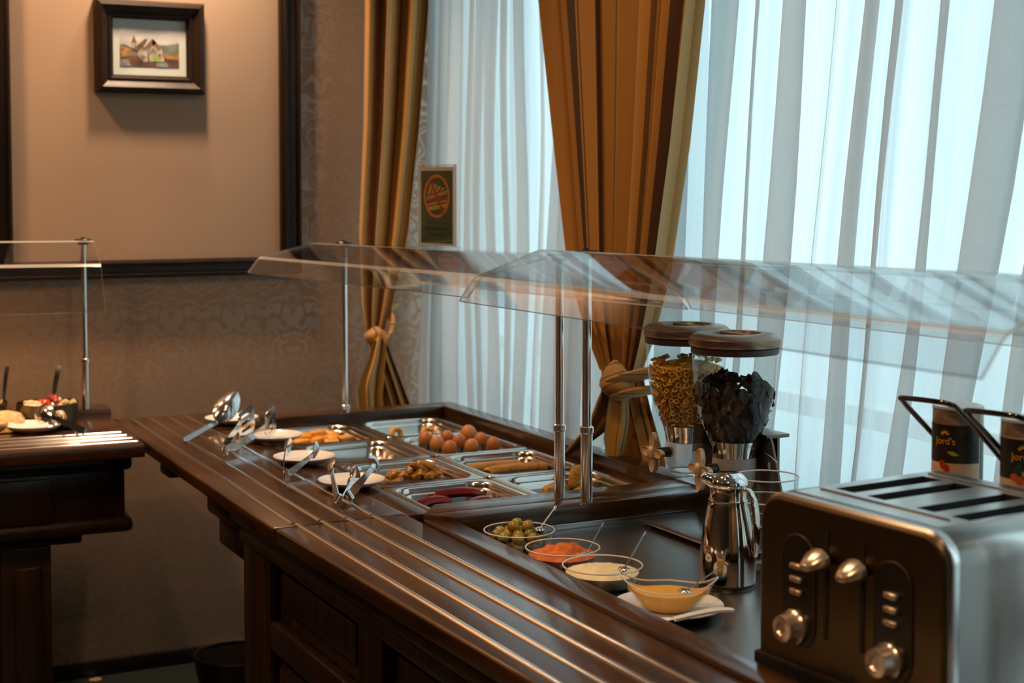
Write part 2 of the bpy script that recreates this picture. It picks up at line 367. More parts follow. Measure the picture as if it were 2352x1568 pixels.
# ------------------------------------------------------------------ the room
struct('floor', MB().box(-3.5, 2.6, -3, 5.2, -.1, 0), 'carpet')
struct('ceiling', MB().box(-3.5, 2.6, -3, 5.2, 2.9, 3.0), 'ceiling_paint')
wb = struct('wall_back', MB().box(-3.5, 2.6, 5.0, 5.15, 0, 2.9), 'wall_damask')
part('wall_panel', MB().box(.755, 1.634, 4.996, 5.0, 1.357, 2.9), 'wall_plain', wb)
part('wall_panel', MB().box(-.6, .69, 4.996, 5.0, 1.357, 2.9), 'wall_plain', wb)
struct('wall_left', MB().box(-3.65, -3.5, -3, 5.2, 0, 2.9), 'room_paint')
struct('wall_front', MB().box(-3.5, 2.6, -3.15, -3, 0, 2.9), 'room_paint')
WY0, WY1, WZ0, WZ1 = .5, 4.92, .35, 2.72
VY0, VY1 = -2.5, .1     # unseen window added to let more daylight into the room
wr = MB()
wr.box(2.26, 2.5, -3, VY0, 0, 2.9).box(2.26, 2.5, VY1, WY0, 0, 2.9).box(2.26, 2.5, VY0, VY1, 0, WZ0).box(2.26, 2.5, VY0, VY1, WZ1, 2.9); wr.box(2.26, 2.5, WY1, 5.0, 0, 2.9)
wr.box(2.26, 2.5, WY0, WY1, 0, WZ0); wr.box(2.26, 2.5, WY0, WY1, WZ1, 2.9)
struct('wall_right', wr, 'room_paint')
wn = struct('window_1', MB().box(2.36, 2.44, WY0, WY1, WZ0, WZ0 + .07, .004).box(2.36, 2.44, WY0, WY1, WZ1 - .07, WZ1, .004)
            .box(2.36, 2.44, WY0, WY0 + .07, WZ0, WZ1, .004).box(2.36, 2.44, WY1 - .07, WY1, WZ0, WZ1, .004), 'window_paint')
for y in (1.55, 2.28, 3.62): part('mullion', MB().box(2.37, 2.43, y - .035, y + .035, WZ0 + .06, WZ1 - .06, .004), 'window_paint', wn)
part('transom', MB().box(2.375, 2.425, WY0 + .06, WY1 - .06, 1.02, 1.07, .004), 'window_paint', wn)
for a, b in ((.57, 1.52), (1.58, 2.25), (2.31, 3.59), (3.65, 4.86)): part('pane', MB().box(2.396, 2.402, a, b, WZ0 + .07, WZ1 - .07), 'window_glass', wn)
part('window_sill', MB().box(2.22, 2.36, WY0 - .03, WY1 + .03, WZ0 - .03, WZ0, .004), 'window_paint', wn)
w2 = struct('added_window', MB().box(2.36, 2.44, VY0, VY1, WZ0, WZ0 + .07, .004).box(2.36, 2.44, VY0, VY1, WZ1 - .07, WZ1, .004)
            .box(2.36, 2.44, VY0, VY0 + .07, WZ0, WZ1, .004).box(2.36, 2.44, VY1 - .07, VY1, WZ0, WZ1, .004), 'window_paint')
part('mullion', MB().box(2.37, 2.43, -1.24, -1.16, WZ0 + .06, WZ1 - .06, .004), 'window_paint', w2)
for a, b in ((VY0 + .07, -1.24), (-1.16, VY1 - .07)): part('pane', MB().box(2.396, 2.402, a, b, WZ0 + .07, WZ1 - .07), 'window_glass', w2)
struct('baseboard_back', MB().box(-3.5, 2.26, 4.98, 5.0, 0, .05, .003), 'black_plastic')
def molding_z(x0, x1, z0, z1):
    mb = MB(); w = x1 - x0
    mb.box(x0, x1, 4.972, 5.0, z0, z1, .004); mb.box(x0 + w * .12, x0 + w * .34, 4.960, 4.974, z0, z1, .006); mb.box(x0 + w * .8, x0 + w * .93, 4.958, 4.974, z0, z1, .005); return mb
def molding_x(x0, x1, z0, z1):
    mb = MB(); h = z1 - z0
    mb.box(x0, x1, 4.972, 5.0, z0, z1, .004); mb.box(x0, x1, 4.960, 4.974, z0 + h * .12, z0 + h * .28, .005); mb.box(x0, x1, 4.956, 4.974, z0 + h * .72, z1 - h * .06, .006); return mb
struct('trim_1', molding_z(1.634, 1.706, 1.30, 2.9), 'wood_trim')
struct('trim_2', molding_z(.688, .757, 1.357, 2.9), 'wood_trim')
struct('trim_3', molding_x(-1.2, 1.70, 1.298, 1.357), 'wood_trim')
# street outside the window
struct('ground', MB().box(2.6, 30, -20, 25, -.6, -.5), 'asphalt')
fb = thing('building', 'pale building across the street, seen blurred behind the sheer curtain', 'building', (9.5, 4.6, -.5))
part('wall', MB().box(-1, 6, -3.2, 3.2, 0, 3.0), 'facade', fb)
part('roof', MB().prism([(-3.4, 3.0), (3.4, 3.0), (2.6, 3.5), (-2.6, 3.5)], -1.2, 6.2, axis='x'), 'asphalt', fb)
for y in (-2.2, -.7, .8, 2.2):
    f_ = part('window', MB().box(-1.03, -.99, y - .4, y + .4, 1.2, 2.4), 'window_paint', fb)
    link('pane', MB().box(-1.045, -1.03, y - .34, y + .34, 1.26, 2.34).mesh('pane', 'dark_steel'), f_)

# ------------------------------------------------------------------ sheers
def sheer(name, label, y0, y1, zb, lean, seed, P=.145):
    rnd = random.Random(seed); cols = []; y = y0
    prof = []       # (x, y) polyline in plan with pleats folded over themselves
    while y < y1:
        p = P * rnd.choice((.5, .75, 1, 1.15, 1.4)) * rnd.uniform(.85, 1.15); A = rnd.uniform(.012, .024); B = p * rnd.choice((.18, .34, .46, .58, .64)) * rnd.uniform(.85, 1.15); k = 18; dp = rnd.uniform(0, 6.28)
        for i in range(k):
            t = i / k
            prof.append((2.135 + A * cos(2 * pi * t), y + p * t, y + p * t, B * sin(2 * pi * t), dp))
        y += p
    rows = []
    ph = [rnd.uniform(0, 6.28) for _ in range(4)]
    for j in range(15):
        z = lerp(2.70, zb, j / 14); r = []
        for x, yy, yc, bb, dp in prof:
            s = lean(yc) * (2.1 - z) + .012 * sin(2.1 * z + yc * 5 + ph[0]) + .006 * sin(5 * z + yc * 11 + ph[1])
            r.append((x + .008 * sin(3 * z + yc * 7 + ph[2]), yy + s + bb * (1 + .30 * sin(1.7 * z + dp)), z))
        rows.append(r)
    mb = MB().grid(rows); mb.u = [i * .07 for _ in rows for i in range(len(prof))]
    return solo(name, mb, 'sheer', label, 'curtain', ang=180)
def lean_r(y): return lerp(.17, .03, max(0, min(1, (y - 1.9) / 2.2)))
sheer('sheer_curtain', 'white translucent sheer curtain between the two striped drapes', 3.72, 4.86, .12, lean_r, 11, .125)
sheer('sheer_curtain', 'white sheer curtain of the added daylight window, out of view', -2.5, .2, .12, lambda y: 0, 8, .17)
sheer('sheer_curtain', 'wide white translucent sheer curtain right of the tied striped drape', 1.15, 3.74, .12, lean_r, 5, .135)

# ------------------------------------------------------------------ striped drapes
def drape(rows, npleat, seed, n=150, u0=0., urep=9., xfun=None):
    """rows: (z, ya, yb, xc, amp); ya is the far edge"""
    rnd = random.Random(seed); ph = [rnd.uniform(-.35, .35) for _ in range(npleat + 2)]; am = [rnd.uniform(.65, 1.3) for _ in range(npleat + 2)]
    mb = MB(); R = []; U = []
    K = 10
    fine = []
    for i in range(len(rows) - 1):
        for j in range(K):
            t = j / K; t2 = t
            fine.append([lerp(a, b, t2) for a, b in zip(rows[i], rows[i + 1])])
    fine.append(list(rows[-1]))
    for z, ya, yb, xc, amp in fine:
        r = []
        for i in range(n):
            t = i / (n - 1); q = t * npleat; k = int(q); f = q - k
            a = lerp(am[k], am[k + 1], f) * amp
            s = sin(2 * pi * q + lerp(ph[k], ph[k + 1], f) * 3)
            x = xc - a * s
            yy = lerp(ya, yb, t) + .16 * (yb - ya) / npleat * sin(4 * pi * q + .6)
            if xfun: x += xfun(t, z)
            r.append((x, yy, z)); U.append(u0 + t * urep)
        R.append(r)
    mb.grid(R); mb.u = U
    return mb
def cyl_cloth(pts, w0, uoff, n=10):   # flattened sash
    mb = MB(); mb.tube(smooth_path(pts), w0, 12, flat=.42)
    return mb
c2 = thing('drape', 'wide gold and brown striped drape, tied back, in the middle of the window', 'curtain', (0, 0, 0))
rows2 = [(2.72, 3.94, 2.89, 2.03, .050), (2.14, 3.79, 3.035, 2.03, .050), (1.70, 3.69, 3.12, 2.03, .048), (1.38, 3.62, 3.20, 2.03, .042), (1.20, 3.54, 3.28, 2.035, .030), (1.11, 3.49, 3.335, 2.04, .020)]
part('upper_cloth', drape(rows2, 7, 3, 220, .1, 4.2), 'curtain', c2, 60)
low2 = [(1.11, 3.49, 3.33, 2.045, .018), (1.02, 3.50, 3.30, 2.05, .022), (.90, 3.48, 3.25, 2.06, .024), (.5, 3.46, 3.22, 2.08, .02), (.06, 3.46, 3.21, 2.085, .02)]
part('lower_cloth', drape(low2, 4, 9, 120, .3, 4.2), 'curtain', c2, 60)
# tail that falls forward over the window rail
def tail(pts, widths, ulo, uhi, side, n=26, ruf=.010, nr=3):
    P = smooth_path(pts, 6); mb = MB(); R = []; U = []
    for i, p in enumerate(P):
        t = i / (len(P) - 1) * (len(widths) - 1); k = min(int(t), len(widths) - 2); wd = lerp(widths[k], widths[k + 1], t - k)
        r = []
        for j in range(n):
            s = j / (n - 1) - .5
            off = ruf * sin(2 * pi * s * nr + .5) * min(1, wd / .08)
            r.append(p + Vector(side) * (s * wd) + Vector((-off * .5, -off * .87, 0))); U.append(lerp(ulo, uhi, j / (n - 1)))
        R.append([tuple(q) for q in r])
    mb.grid(R); mb.u = U; return mb
part('tail', tail([(1.985, 3.345, 1.115), (1.985, 3.365, 1.07), (1.985, 3.39, 1.01), (1.965, 3.425, .955), (1.94, 3.46, .915), (1.915, 3.50, .880)], [.045, .075, .105, .120, .095, .02], .45, 1.75, (.78, -.46, .42), nr=2), 'curtain', c2, 60)
part('tail', tail([(2.0, 3.33, 1.11), (1.99, 3.335, 1.06), (1.99, 3.34, 1.0), (1.985, 3.345, .95), (1.985, 3.35, .905)], [.03, .05, .06, .06, .04], .0, .75, (.88, -.45, 0), nr=1), 'curtain', c2, 60)
kn = MB(); kn.ball((1.98, 3.335, 1.10), .042, 20, 14, (.9, 1.0, 1.1), noise=.06, seed=4); kn.u = [v[2] * 9 + v[1] * 5 for v in kn.v]
part('knot', kn, 'curtain', c2, 60)
sa = cyl_cloth([(2.0, 3.37, 1.085), (1.968, 3.345, 1.09), (1.985, 3.30, 1.11), (2.07, 3.265, 1.13), (2.22, 3.25, 1.135)], .028, 0); sa.u = [v[2] * 16 for v in sa.v]
part('tieback', sa, 'curtain', c2, 60)
sb = cyl_cloth([(2.01, 3.35, 1.06), (1.985, 3.325, 1.062), (2.0, 3.288, 1.075), (2.08, 3.26, 1.085), (2.22, 3.245, 1.085)], .026, 0); sb.u = [v[2] * 18 + .3 for v in sb.v]
part('tieback', sb, 'curtain', c2, 60)

c1 = thing('drape', 'narrow gold striped drape hanging in the corner beside the papered wall', 'curtain', (0, 0, 0))
def corner(rows, npl, seed, n, u0, ur):  # bundle that runs from the back wall round to the window wall
    mb = drape([(z, 0, 1, 0, 1) for z, *_ in rows], npl, seed, n, u0, ur)
    return mb
def bundle(rows, npl, seed, n=120, u0=0., ur=4.):
    """rows: z, (xa,ya) left end, (xb,yb) right end, amp"""
    rnd = random.Random(seed); am = [rnd.uniform(.6, 1.3) for _ in range(npl + 2)]; ph = [rnd.uniform(-.4, .4) for _ in range(npl + 2)]
    R = []; U = []; fine = []
    for i in range(len(rows) - 1):
        for j in range(8):
            t = j / 8; a, b = rows[i], rows[i + 1]
            fine.append((lerp(a[0], b[0], t), Vector(a[1]).lerp(Vector(b[1]), t), Vector(a[2]).lerp(Vector(b[2]), t), lerp(a[3], b[3], t)))
    fine.append((rows[-1][0], Vector(rows[-1][1]), Vector(rows[-1][2]), rows[-1][3]))
    for z, A, B, amp in fine:
        d = (B - A).normalized(); nrm = Vector((-d.y, d.x)); r = []
        for i in range(n):
            t = i / (n - 1); q = t * npl; k = int(q); f = q - k
            p = A.lerp(B, t) - nrm * (lerp(am[k], am[k + 1], f) * amp * sin(2 * pi * q + ph[k] * 0 + lerp(ph[k], ph[k + 1], f)))
            r.append((p.x, p.y, z)); U.append(u0 + t * ur)
        R.append(r)
    mb = MB().grid(R); mb.u = U; return mb
part('upper_cloth', bundle([(2.72, (1.90, 4.90), (2.11, 4.80), .042), (2.2, (1.90, 4.87), (2.10, 4.79), .042), (1.8, (1.885, 4.85), (2.06, 4.78), .040), (1.44, (1.86, 4.83), (2.01, 4.76), .028), (1.2, (1.865, 4.82), (1.955, 4.77), .022), (1.1, (1.875, 4.81), (1.925, 4.78), .018)], 3, 2, 120, .0, 1.7), 'curtain', c1, 60)
part('lower_cloth', bundle([(1.10, (1.88, 4.815), (1.93, 4.785), .016), (1.0, (1.90, 4.82), (1.965, 4.78), .018), (.85, (1.93, 4.82), (2.02, 4.77), .02), (.05, (1.92, 4.82), (2.05, 4.77), .02)], 3, 5, 90, .6, 2.2), 'curtain', c1, 60)
k1 = MB(); k1.ball((1.895, 4.77, 1.09), .034, 16, 10, (1.1, .8, 1.0), noise=.05, seed=8); k1.u = [v[0] * 9 for v in k1.v]
part('knot', k1, 'curtain', c1, 60)
def tail1():
    P = smooth_path([(1.895, 4.745, 1.10), (1.875, 4.735, 1.02), (1.85, 4.73, .93), (1.855, 4.73, .80)], 6); R = []; U = []
    W = [.04, .075, .105, .07]
    for i, p in enumerate(P):
        t = i / (len(P) - 1) * 3; k = min(int(t), 2); wd = lerp(W[k], W[k + 1], t - k); r = []
        for j in range(24):
            s = j / 23 - .5; r.append((p.x + s * wd, p.y - .012 * cos(2 * pi * s * 2) - .01 * cos(pi * s), p.z + .03 * s)); U.append(.25 + j / 23 * .9)
        R.append(r)
    mb = MB().grid(R); mb.u = U; return mb
part('tail', tail1(), 'curtain', c1, 60)
s1 = cyl_cloth([(1.91, 4.765, 1.075), (1.94, 4.755, 1.10), (1.955, 4.77, 1.14), (1.96, 4.80, 1.17), (2.02, 4.86, 1.2)], .018, 0); s1.u = [v[2] * 10 + .66 for v in s1.v]
part('tieback', s1, 'curtain', c1, 60)

# ------------------------------------------------------------------ framed picture
pf = thing('framed_picture', 'small church watercolour in a deep dark wooden frame on the wall', 'picture', (1.195, 4.996, 2.046))
def frame_loops(levels, hx, hz):
    # rectangular ring profile: (inset, depth)
    L = []
    for ins, dp in levels: L.append([(sx * (hx - ins), -dp, sz * (hz - ins)) for sx, sz in ((1, 1), (-1, 1), (-1, -1), (1, -1))])
    return L
part('frame', MB().loops(frame_loops([(0, 0), (0, .030), (.006, .040), (.018, .044), (.026, .036), (.040, .028), (.043, .031), (.048, .031), (.052, .020), (.058, .018), (.058, .006)], .177, .149)), 'wood_trim', pf, 25)
part('mount', MB().box(-.122, .122, -.012, -.006, -.090, .090), 'print_mat', pf)
def flat(polys):
    mb = MB()
    for i, (mi, dep, poly) in enumerate(polys):
        mb.mat(mi)
        mb.add([(x, -dep, z) for x, z in poly] + [(x, -dep + .0004, z) for x, z in poly], [tuple(range(len(poly)))] + [(k, (k + 1) % len(poly), len(poly) + (k + 1) % len(poly), len(poly) + k) for k in range(len(poly))])
    return mb
W2, H2 = .096, .061
def q(u, v): return (-W2 + 2 * W2 * u, H2 - 2 * H2 * v)
pic = [(0, .0125, [q(0, 0), q(1, 0), q(1, 1), q(0, 1)]),
       (1, .0130, [q(0, .45), q(.08, .43), q(.2, .52), q(.35, .5), q(.6, .42), q(.8, .42), q(1, .35), q(1, .75), q(0, .75)]),
       (2, .0135, [q(0, .50), q(.06, .48), q(.18, .55), q(.2, .8), q(0, .85)]), (2, .0135, [q(.72, .66), q(1, .64), q(1, .85), q(.7, .85)]),
       (3, .0138, [q(0, .78), q(.2, .72), q(1, .80), q(1, 1), q(0, 1)]), (7, .0141, [q(0, .84), q(.14, .82), q(.18, 1), q(0, 1)]), (7, .0141, [q(.6, .9), q(.78, .88), q(.82, 1), q(.62, 1)]),
       (5, .0141, [q(.30, .55), q(.44, .50), q(.56, .28), q(.70, .50), q(.75, .86), q(.40, .88), q(.30, .72)]), (5, .0141, [q(.19, .38), q(.23, .20), q(.28, .38), q(.28, .52), q(.19, .52)]),
       (4, .0144, [q(.21, .56), q(.42, .27), q(.46, .28), q(.32, .60)]), (4, .0144, [q(.36, .58), q(.55, .26), q(.62, .36), q(.50, .52)]), (4, .0144, [q(.55, .26), q(.70, .50), q(.66, .56), q(.54, .42)]), (4, .0144, [q(.19, .38), q(.23, .18), q(.28, .38)]),
       (6, .0146, [q(.55, .70), q(.62, .66), q(.68, .86), q(.54, .87)]), (1, .0147, [q(.46, .62), q(.49, .62), q(.49, .86), q(.46, .86)]), (3, .0147, [q(.58, .60), q(.60, .60), q(.60, .66), q(.58, .66)])]
part('watercolour', flat(pic), ['sky_wash', 'hill_wash', 'field_wash', 'earth_wash', 'roof_wash', 'stone_wash', 'green_wash', 'slate_wash'], pf)

# ------------------------------------------------------------------ far section of the buffet
TOP = .88
def railbar(p0, p1, w=.012, h=.0038):
    p0 = Vector((*p0, TOP)); p1 = Vector((*p1, TOP)); d = (p1 - p0).normalized(); s = Vector((d.y, -d.x, 0)); L = []
    for p in (p0, p1):
        L.append([p + s * (w / 2) * cx + Vector((0, 0, cz * h)) for cx, cz in ((-1, -.4), (-1, .35), (-.75, .8), (-.3, 1), (.3, 1), (.75, .8), (1, .35), (1, -.4))])
    return MB().loops([[tuple(v) for v in l] for l in L], True, True)
fc = thing('buffet_counter', 'far section of the dark wood buffet counter holding the steel food pans', 'counter', (0, 0, 0))
part('worktop', MB().prism([(.981, 3.062), (1.284, 3.062), (1.284, 4.42), (1.395, 4.42), (1.395, 4.72), (1.0, 4.72), (.997, 4.24)], TOP - .036, TOP, .006, 3), 'wood_y', fc)
for a, b in (((1.030, 3.075), (1.056, 4.666)), ((1.092, 3.075), (1.110, 4.664)), ((1.152, 3.075), (1.166, 4.662)), ((1.212, 3.077), (1.221, 4.662))):
    part('tray_rail', railbar(a, b), 'rail_steel', fc)
part('inner_board', MB().prism([(1.286, 3.056), (1.345, 3.056), (1.345, 4.385), (1.286, 4.385)], .846, .877, .002), 'wood_y', fc)
part('back_rail', MB().box(1.395, 1.975, 4.39, 4.475, .82, .90, .003), 'wood_x', fc)
part('window_rail', MB().prism([(1.975, 3.055), (2.035, 3.055), (2.035, 4.475), (1.975, 4.475)], .82, .90, .003), 'wood_y', fc)
part('side_board', MB().box(1.945, 1.974, 3.055, 4.388, .846, .862, .001), 'wood_y', fc)
part('mid_rail', MB().prism([(1.286, 2.972), (1.975, 2.972), (1.975, 3.053), (1.348, 3.053)], .845, .897, .003), 'wood_x', fc)
part('divider_bar', MB().box(1.6495, 1.6605, 3.06, 4.388, .852, .8685, .003), 'brass', fc)
part('divider_bar', MB().box(1.347, 1.358, 3.06, 4.388, .852, .868, .003), 'brass', fc)
for y in (3.405, 3.74, 4.073):
    part('divider_pin', MB().lathe([(.007, 0), (.008, .003), (.006, .006), (0.001, .007)], 12, (1.655, y, .868)), 'chrome', fc)
part('pan_well', MB().box(1.347, 1.974, 3.058, 4.388, .70, .712).box(1.340, 1.347, 3.058, 4.388, .70, .846).box(1.347, 1.974, 3.05, 3.058, .70, .845).box(1.96, 1.974, 3.058, 4.388, .70, .845), 'black_matte', fc)
part('corbel', MB().box(1.03, 1.9, 3.50, 3.76, .775, .843, .012).box(1.05, 1.9, 3.50, 3.72, .70, .775, .01), 'wood_cabinet', fc)
part('corbel', MB().box(1.02, 1.30, 4.10, 4.20, .80, .843, .008), 'wood_cabinet', fc)
part('support', MB().box(1.40, 1.95, 3.50, 4.40, 0, .70, .005), 'wood_cabinet', fc)

# near section
nc = thing('buffet_counter', 'near section of the dark wood buffet counter with the recessed steel top', 'counter', (0, 0, 0))
part('worktop', MB().prism([(1.030, .95), (1.284, .95), (1.284, 3.052), (.983, 3.052), (1.007, 1.99)], TOP - .036, TOP, .006, 3), 'wood_y', nc)
for x0, x1 in ((1.037, 1.040), (1.094, 1.097), (1.153, 1.156), (1.212, 1.214)):
    part('tray_rail', railbar((x0, 3.068), (x1, .97)), 'rail_steel', nc)
part('frame_board', MB().prism([(1.286, .95), (1.341, .95), (1.341, 2.905), (1.286, 2.968)], .845, .887, .003), 'wood_y', nc)
part('frame_board', MB().prism([(1.288, 2.9705), (1.343, 2.910), (1.975, 2.910), (1.975, 2.9705)], .845, .896, .003), 'wood_x', nc)
part('window_rail', MB().box(1.975, 2.035, .95, 3.052, .82, .90, .003), 'wood_y', nc)
part('steel_top', MB().box(1.341, 1.974, .95, 2.909, .835, .845).box(1.345, 1.974, 2.902, 2.909, .845, .858, .001), 'brushed_steel', nc)
cb = MB().box(1.075, 1.96, .95, 3.49, .06, .835)
part('carcass', cb, 'wood_cabinet', nc)
part('plinth', MB().box(1.10, 1.95, .95, 3.46, 0, .06), 'black_matte', nc)
for y0, y1 in ((3.30, 3.50), (2.62, 2.74), (1.95, 2.07), (1.28, 1.40)):
    part('stile', MB().box(1.048, 1.076, y0, y1, .06, .80, .004), 'wood_cabinet', nc)
part('cornice', MB().box(1.020, 1.076, .95, 3.52, .80, .842, .012).box(1.036, 1.076, .95, 3.50, .755, .802, .010), 'wood_cabinet', nc)
for y0, y1 in ((2.74, 3.30), (2.07, 2.62), (1.40, 1.95)):
    part('cabinet_rail', MB().box(1.046, 1.076, y0, y1, .545, .612, .010), 'wood_cabinet', nc)
    part('cabinet_rail', MB().box(1.050, 1.076, y0, y1, .06, .16, .008), 'wood_cabinet', nc)
    part('panel', MB().box(1.060, 1.076, y0 + .05, y1 - .05, .65, .735, .008), 'wood_cabinet', nc)
    d = part('door', MB().box(1.058, 1.076, y0 + .03, y1 - .03, .19, .52, .01), 'wood_cabinet', nc)
    part('pull_handle', MB().tube(smooth_path([(1.058, (y0 + y1) / 2 - .05, .47), (1.035, (y0 + y1) / 2 - .045, .47), (1.035, (y0 + y1) / 2 + .045, .47), (1.058, (y0 + y1) / 2 + .05, .47)], 4), .005, 8), 'brass', d)

# left section, against the papered wall
lc = thing('buffet_counter', 'left buffet counter standing against the back wall under a glass guard', 'counter', (.985, 4.218, 0), -3.5)
part('worktop', MB().box(-2.3, 0, 0, .33, TOP - .036, TOP, .003).box(-.135, -.001, .331, .60, TOP - .036, TOP, .002), 'wood_x', lc)
part('back_rail', MB().prism([(-2.3, .60), (-.001, .602), (-.001, .715), (-2.3, .58)], TOP - .036, .90, .003), 'wood_x', lc)
for y in (.055, .115, .175, .235):
    part('tray_rail', railbar((-2.28, y), (-.012 + -.10 * (y - .055), y)), 'rail_steel', lc)
part('divider_bar', MB().box(-.15, -.137, .335, .60, .868, .882, .003), 'rail_steel', lc)
part('pan_well', MB().box(-2.3, -.136, .332, .60, .70, .71).box(-.136, -.130, .332, .60, .70, .845), 'black_matte', lc)
part('apron', MB().box(-2.3, -.045, .075, .56, .65, .80, .004).box(-2.3, -.025, .055, .56, .80, .843, .014).box(-2.3, -.025, .055, .56, .625, .665, .014).box(-2.3, -.16, .10, .54, .595, .63, .008), 'wood_cabinet', lc)
part('apron_panel', MB().box(-1.1, -.25, .062, .076, .665, .79, .005), 'wood_cabinet', lc)
part('pilaster', MB().box(-.38, -.245, .10, .54, 0, .595, .005).box(-.345, -.275, .088, .102, .06, .54, .006), 'wood_cabinet', lc)
part('carcass', MB().box(-2.3, -.38, .14, .54, 0, .595), 'wood_cabinet', lc)
part('door', MB().box(-1.0, -.40, .125, .142, .05, .56, .006), 'wood_cabinet', lc)

# ------------------------------------------------------------------ food pans
def pan_mesh():
    L = [rrect(.1425, .1640, .014, -.004), rrect(.1425, .1640, .014, 0), rrect(.139, .1605, .014, .0012), rrect(.128, .1495, .052, .0012), rrect(.1245, .146, .052, -.0006), rrect(.1225, .144, .052, -.004),
         rrect(.1205, .142, .050, -.014), rrect(.1175, .139, .048, -.0155), rrect(.1155, .137, .048, -.020), rrect(.112, .1335, .046, -.043), rrect(.106, .1275, .042, -.048)]
    return MB().loops(L, False, True)
pm = pan_mesh().mesh('food_pan', 'pan_steel', 50)
XC = (1.5045, 1.8025); YC = (3.2375, 3.5725, 3.9065, 4.230)
pans = [(0, 3, 'steel food pan of orange melon chunks, far left pan of the counter'), (1, 3, 'steel food pan with two last orange rings, at the back corner'), (0, 2, 'empty steel food pan behind the third white plate'),
        (1, 2, 'steel food pan holding the brown boiled eggs'), (0, 1, 'steel food pan of golden fried mushroom pieces'), (1, 1, 'steel food pan with two long fried sticks'), (0, 0, 'steel food pan of dark red peppers beside the cross board'), (1, 0, 'steel food pan with breaded lumps behind the guard posts')]
for cx, cy, lab in pans:
    tag(link('food_pan', pm, None, (XC[cx], YC[cy], .868)), lab, 'pan', 'steel food pans')
FL = .868 - .048  # pan floor

# eggs on a dark rack with bright rimmed cups
er = thing('egg_rack', 'dark egg rack with bright rimmed cups set inside the pan', 'rack', (XC[1], YC[2], 0))
part('plate', MB().loops([rrect(.113, .134, .046, .838), rrect(.113, .134, .046, .843)], True, True), 'black_plastic', er)
ex = (1.735, 1.803, 1.871); ey = (3.822, 3.905, 3.988)
for y in ey:
    for x in ex: part('cup', MB().lathe([(.017, .8435), (.0205, .852), (.0225, .860), (.0215, .8605), (.0190, .852), (.0155, .8438)], 20, (x - XC[1], y - YC[2], 0)), 'chrome', er)
def egg_mb(seed): return MB().ball((0, 0, 0), .0215, 20, 14, (1, 1, 1.22), fn=lambda d: 1 - .10 * max(0, d.z) ** 1.2)
eggm = [egg_mb(0).mesh('egg', 'egg_shell'), egg_mb(0).mesh('egg', 'egg_shell_pale')]
pos = ['near row', 'middle row', 'far row']; side = ['left', 'middle', 'right']
for j, y in enumerate(ey):
    for i, x in enumerate(ex):
        big = 1.14 if (i, j) == (2, 2) else random.uniform(.96, 1.04)
        o = tag(link('egg', eggm[1 if (i + j) % 3 == 1 else 0], None, (x, y, .8712 + (.006 if big > 1.1 else 0)), (random.uniform(-.15, .15), random.uniform(-.15, .15), 0)),
                'brown boiled egg, %s one of the %s on the rack' % (side[i], pos[j]), 'egg', 'brown eggs on the rack')
        o.scale = (big, big, big)

# melon chunks
def chunk(seed, s, mtl, jit=.35):
    rnd = random.Random(seed); bm = bmesh.new(); bmesh.ops.create_cube(bm, size=1)
    for v in bm.verts: v.co = Vector([v.co[k] * s[k] * rnd.uniform(1 - jit, 1 + jit * .4) for k in range(3)])
    bmesh.ops.bevel(bm, geom=bm.edges[:], offset=min(s) * .22, segments=3, profile=.5, affect='EDGES')
    return MB().bm(bm)
fr = [(1.455, 4.265, .017, 'small orange melon chunk at the left end of the heap'), (1.478, 4.285, .026, 'tall pointed orange melon chunk left in the heap'), (1.505, 4.25, .021, 'orange melon chunk low at the front of the heap'), (1.515, 4.295, .026, 'broad orange melon chunk at the middle of the heap'),
      (1.548, 4.262, .022, 'pale orange melon chunk right of the heap centre'), (1.560, 4.300, .026, 'bright orange melon chunk high on the right of the heap'), (1.592, 4.275, .016, 'small flat orange melon chunk at the right end of the heap'), (1.530, 4.215, .018, 'orange melon chunk nearest the front pan rim')]
for i, (x, y, h, lab) in enumerate(fr):
    solo('melon_chunk', chunk(30 + i, (.052, .045, h * 1.9), 'fruit'), 'fruit', lab, 'fruit', (x, y, FL + h * .95), (0, 0, i * 1.1), 'orange melon chunks')
# orange rings
def ring_mb(R, r, n=18, m=10, jit=.12, seed=0):
    rnd = random.Random(seed); L = []
    for i in range(n):
        a = 2 * pi * i / n; k = 1 + jit * (sin(2 * a + seed) + rnd.uniform(-.33, .33))
        L.append((R * k * cos(a), R * k * sin(a), 0))
    return MB().tube(L, r, m, closed=True, up=(0, 0, 1))
solo('fruit_ring', ring_mb(.018, .0085, seed=1), 'fruit', 'orange dried fruit ring standing at the left of its pan', 'fruit', (1.757, 4.262, FL + .024), (1.25, .1, .4), 'last orange rings')
solo('fruit_ring', ring_mb(.018, .008, seed=2), 'fruit', 'orange dried fruit ring lying behind the eggs', 'fruit', (1.858, 4.245, FL + .022), (.95, .0, .2), 'last orange rings')
solo('fruit_slice', MB().ball((0, 0, 0), .03, 16, 8, (1.9, .5, .16), noise=.04, seed=3), 'fruit', 'thin orange slice left in the otherwise empty pan', 'fruit', (1.50, 3.83, FL + .006))
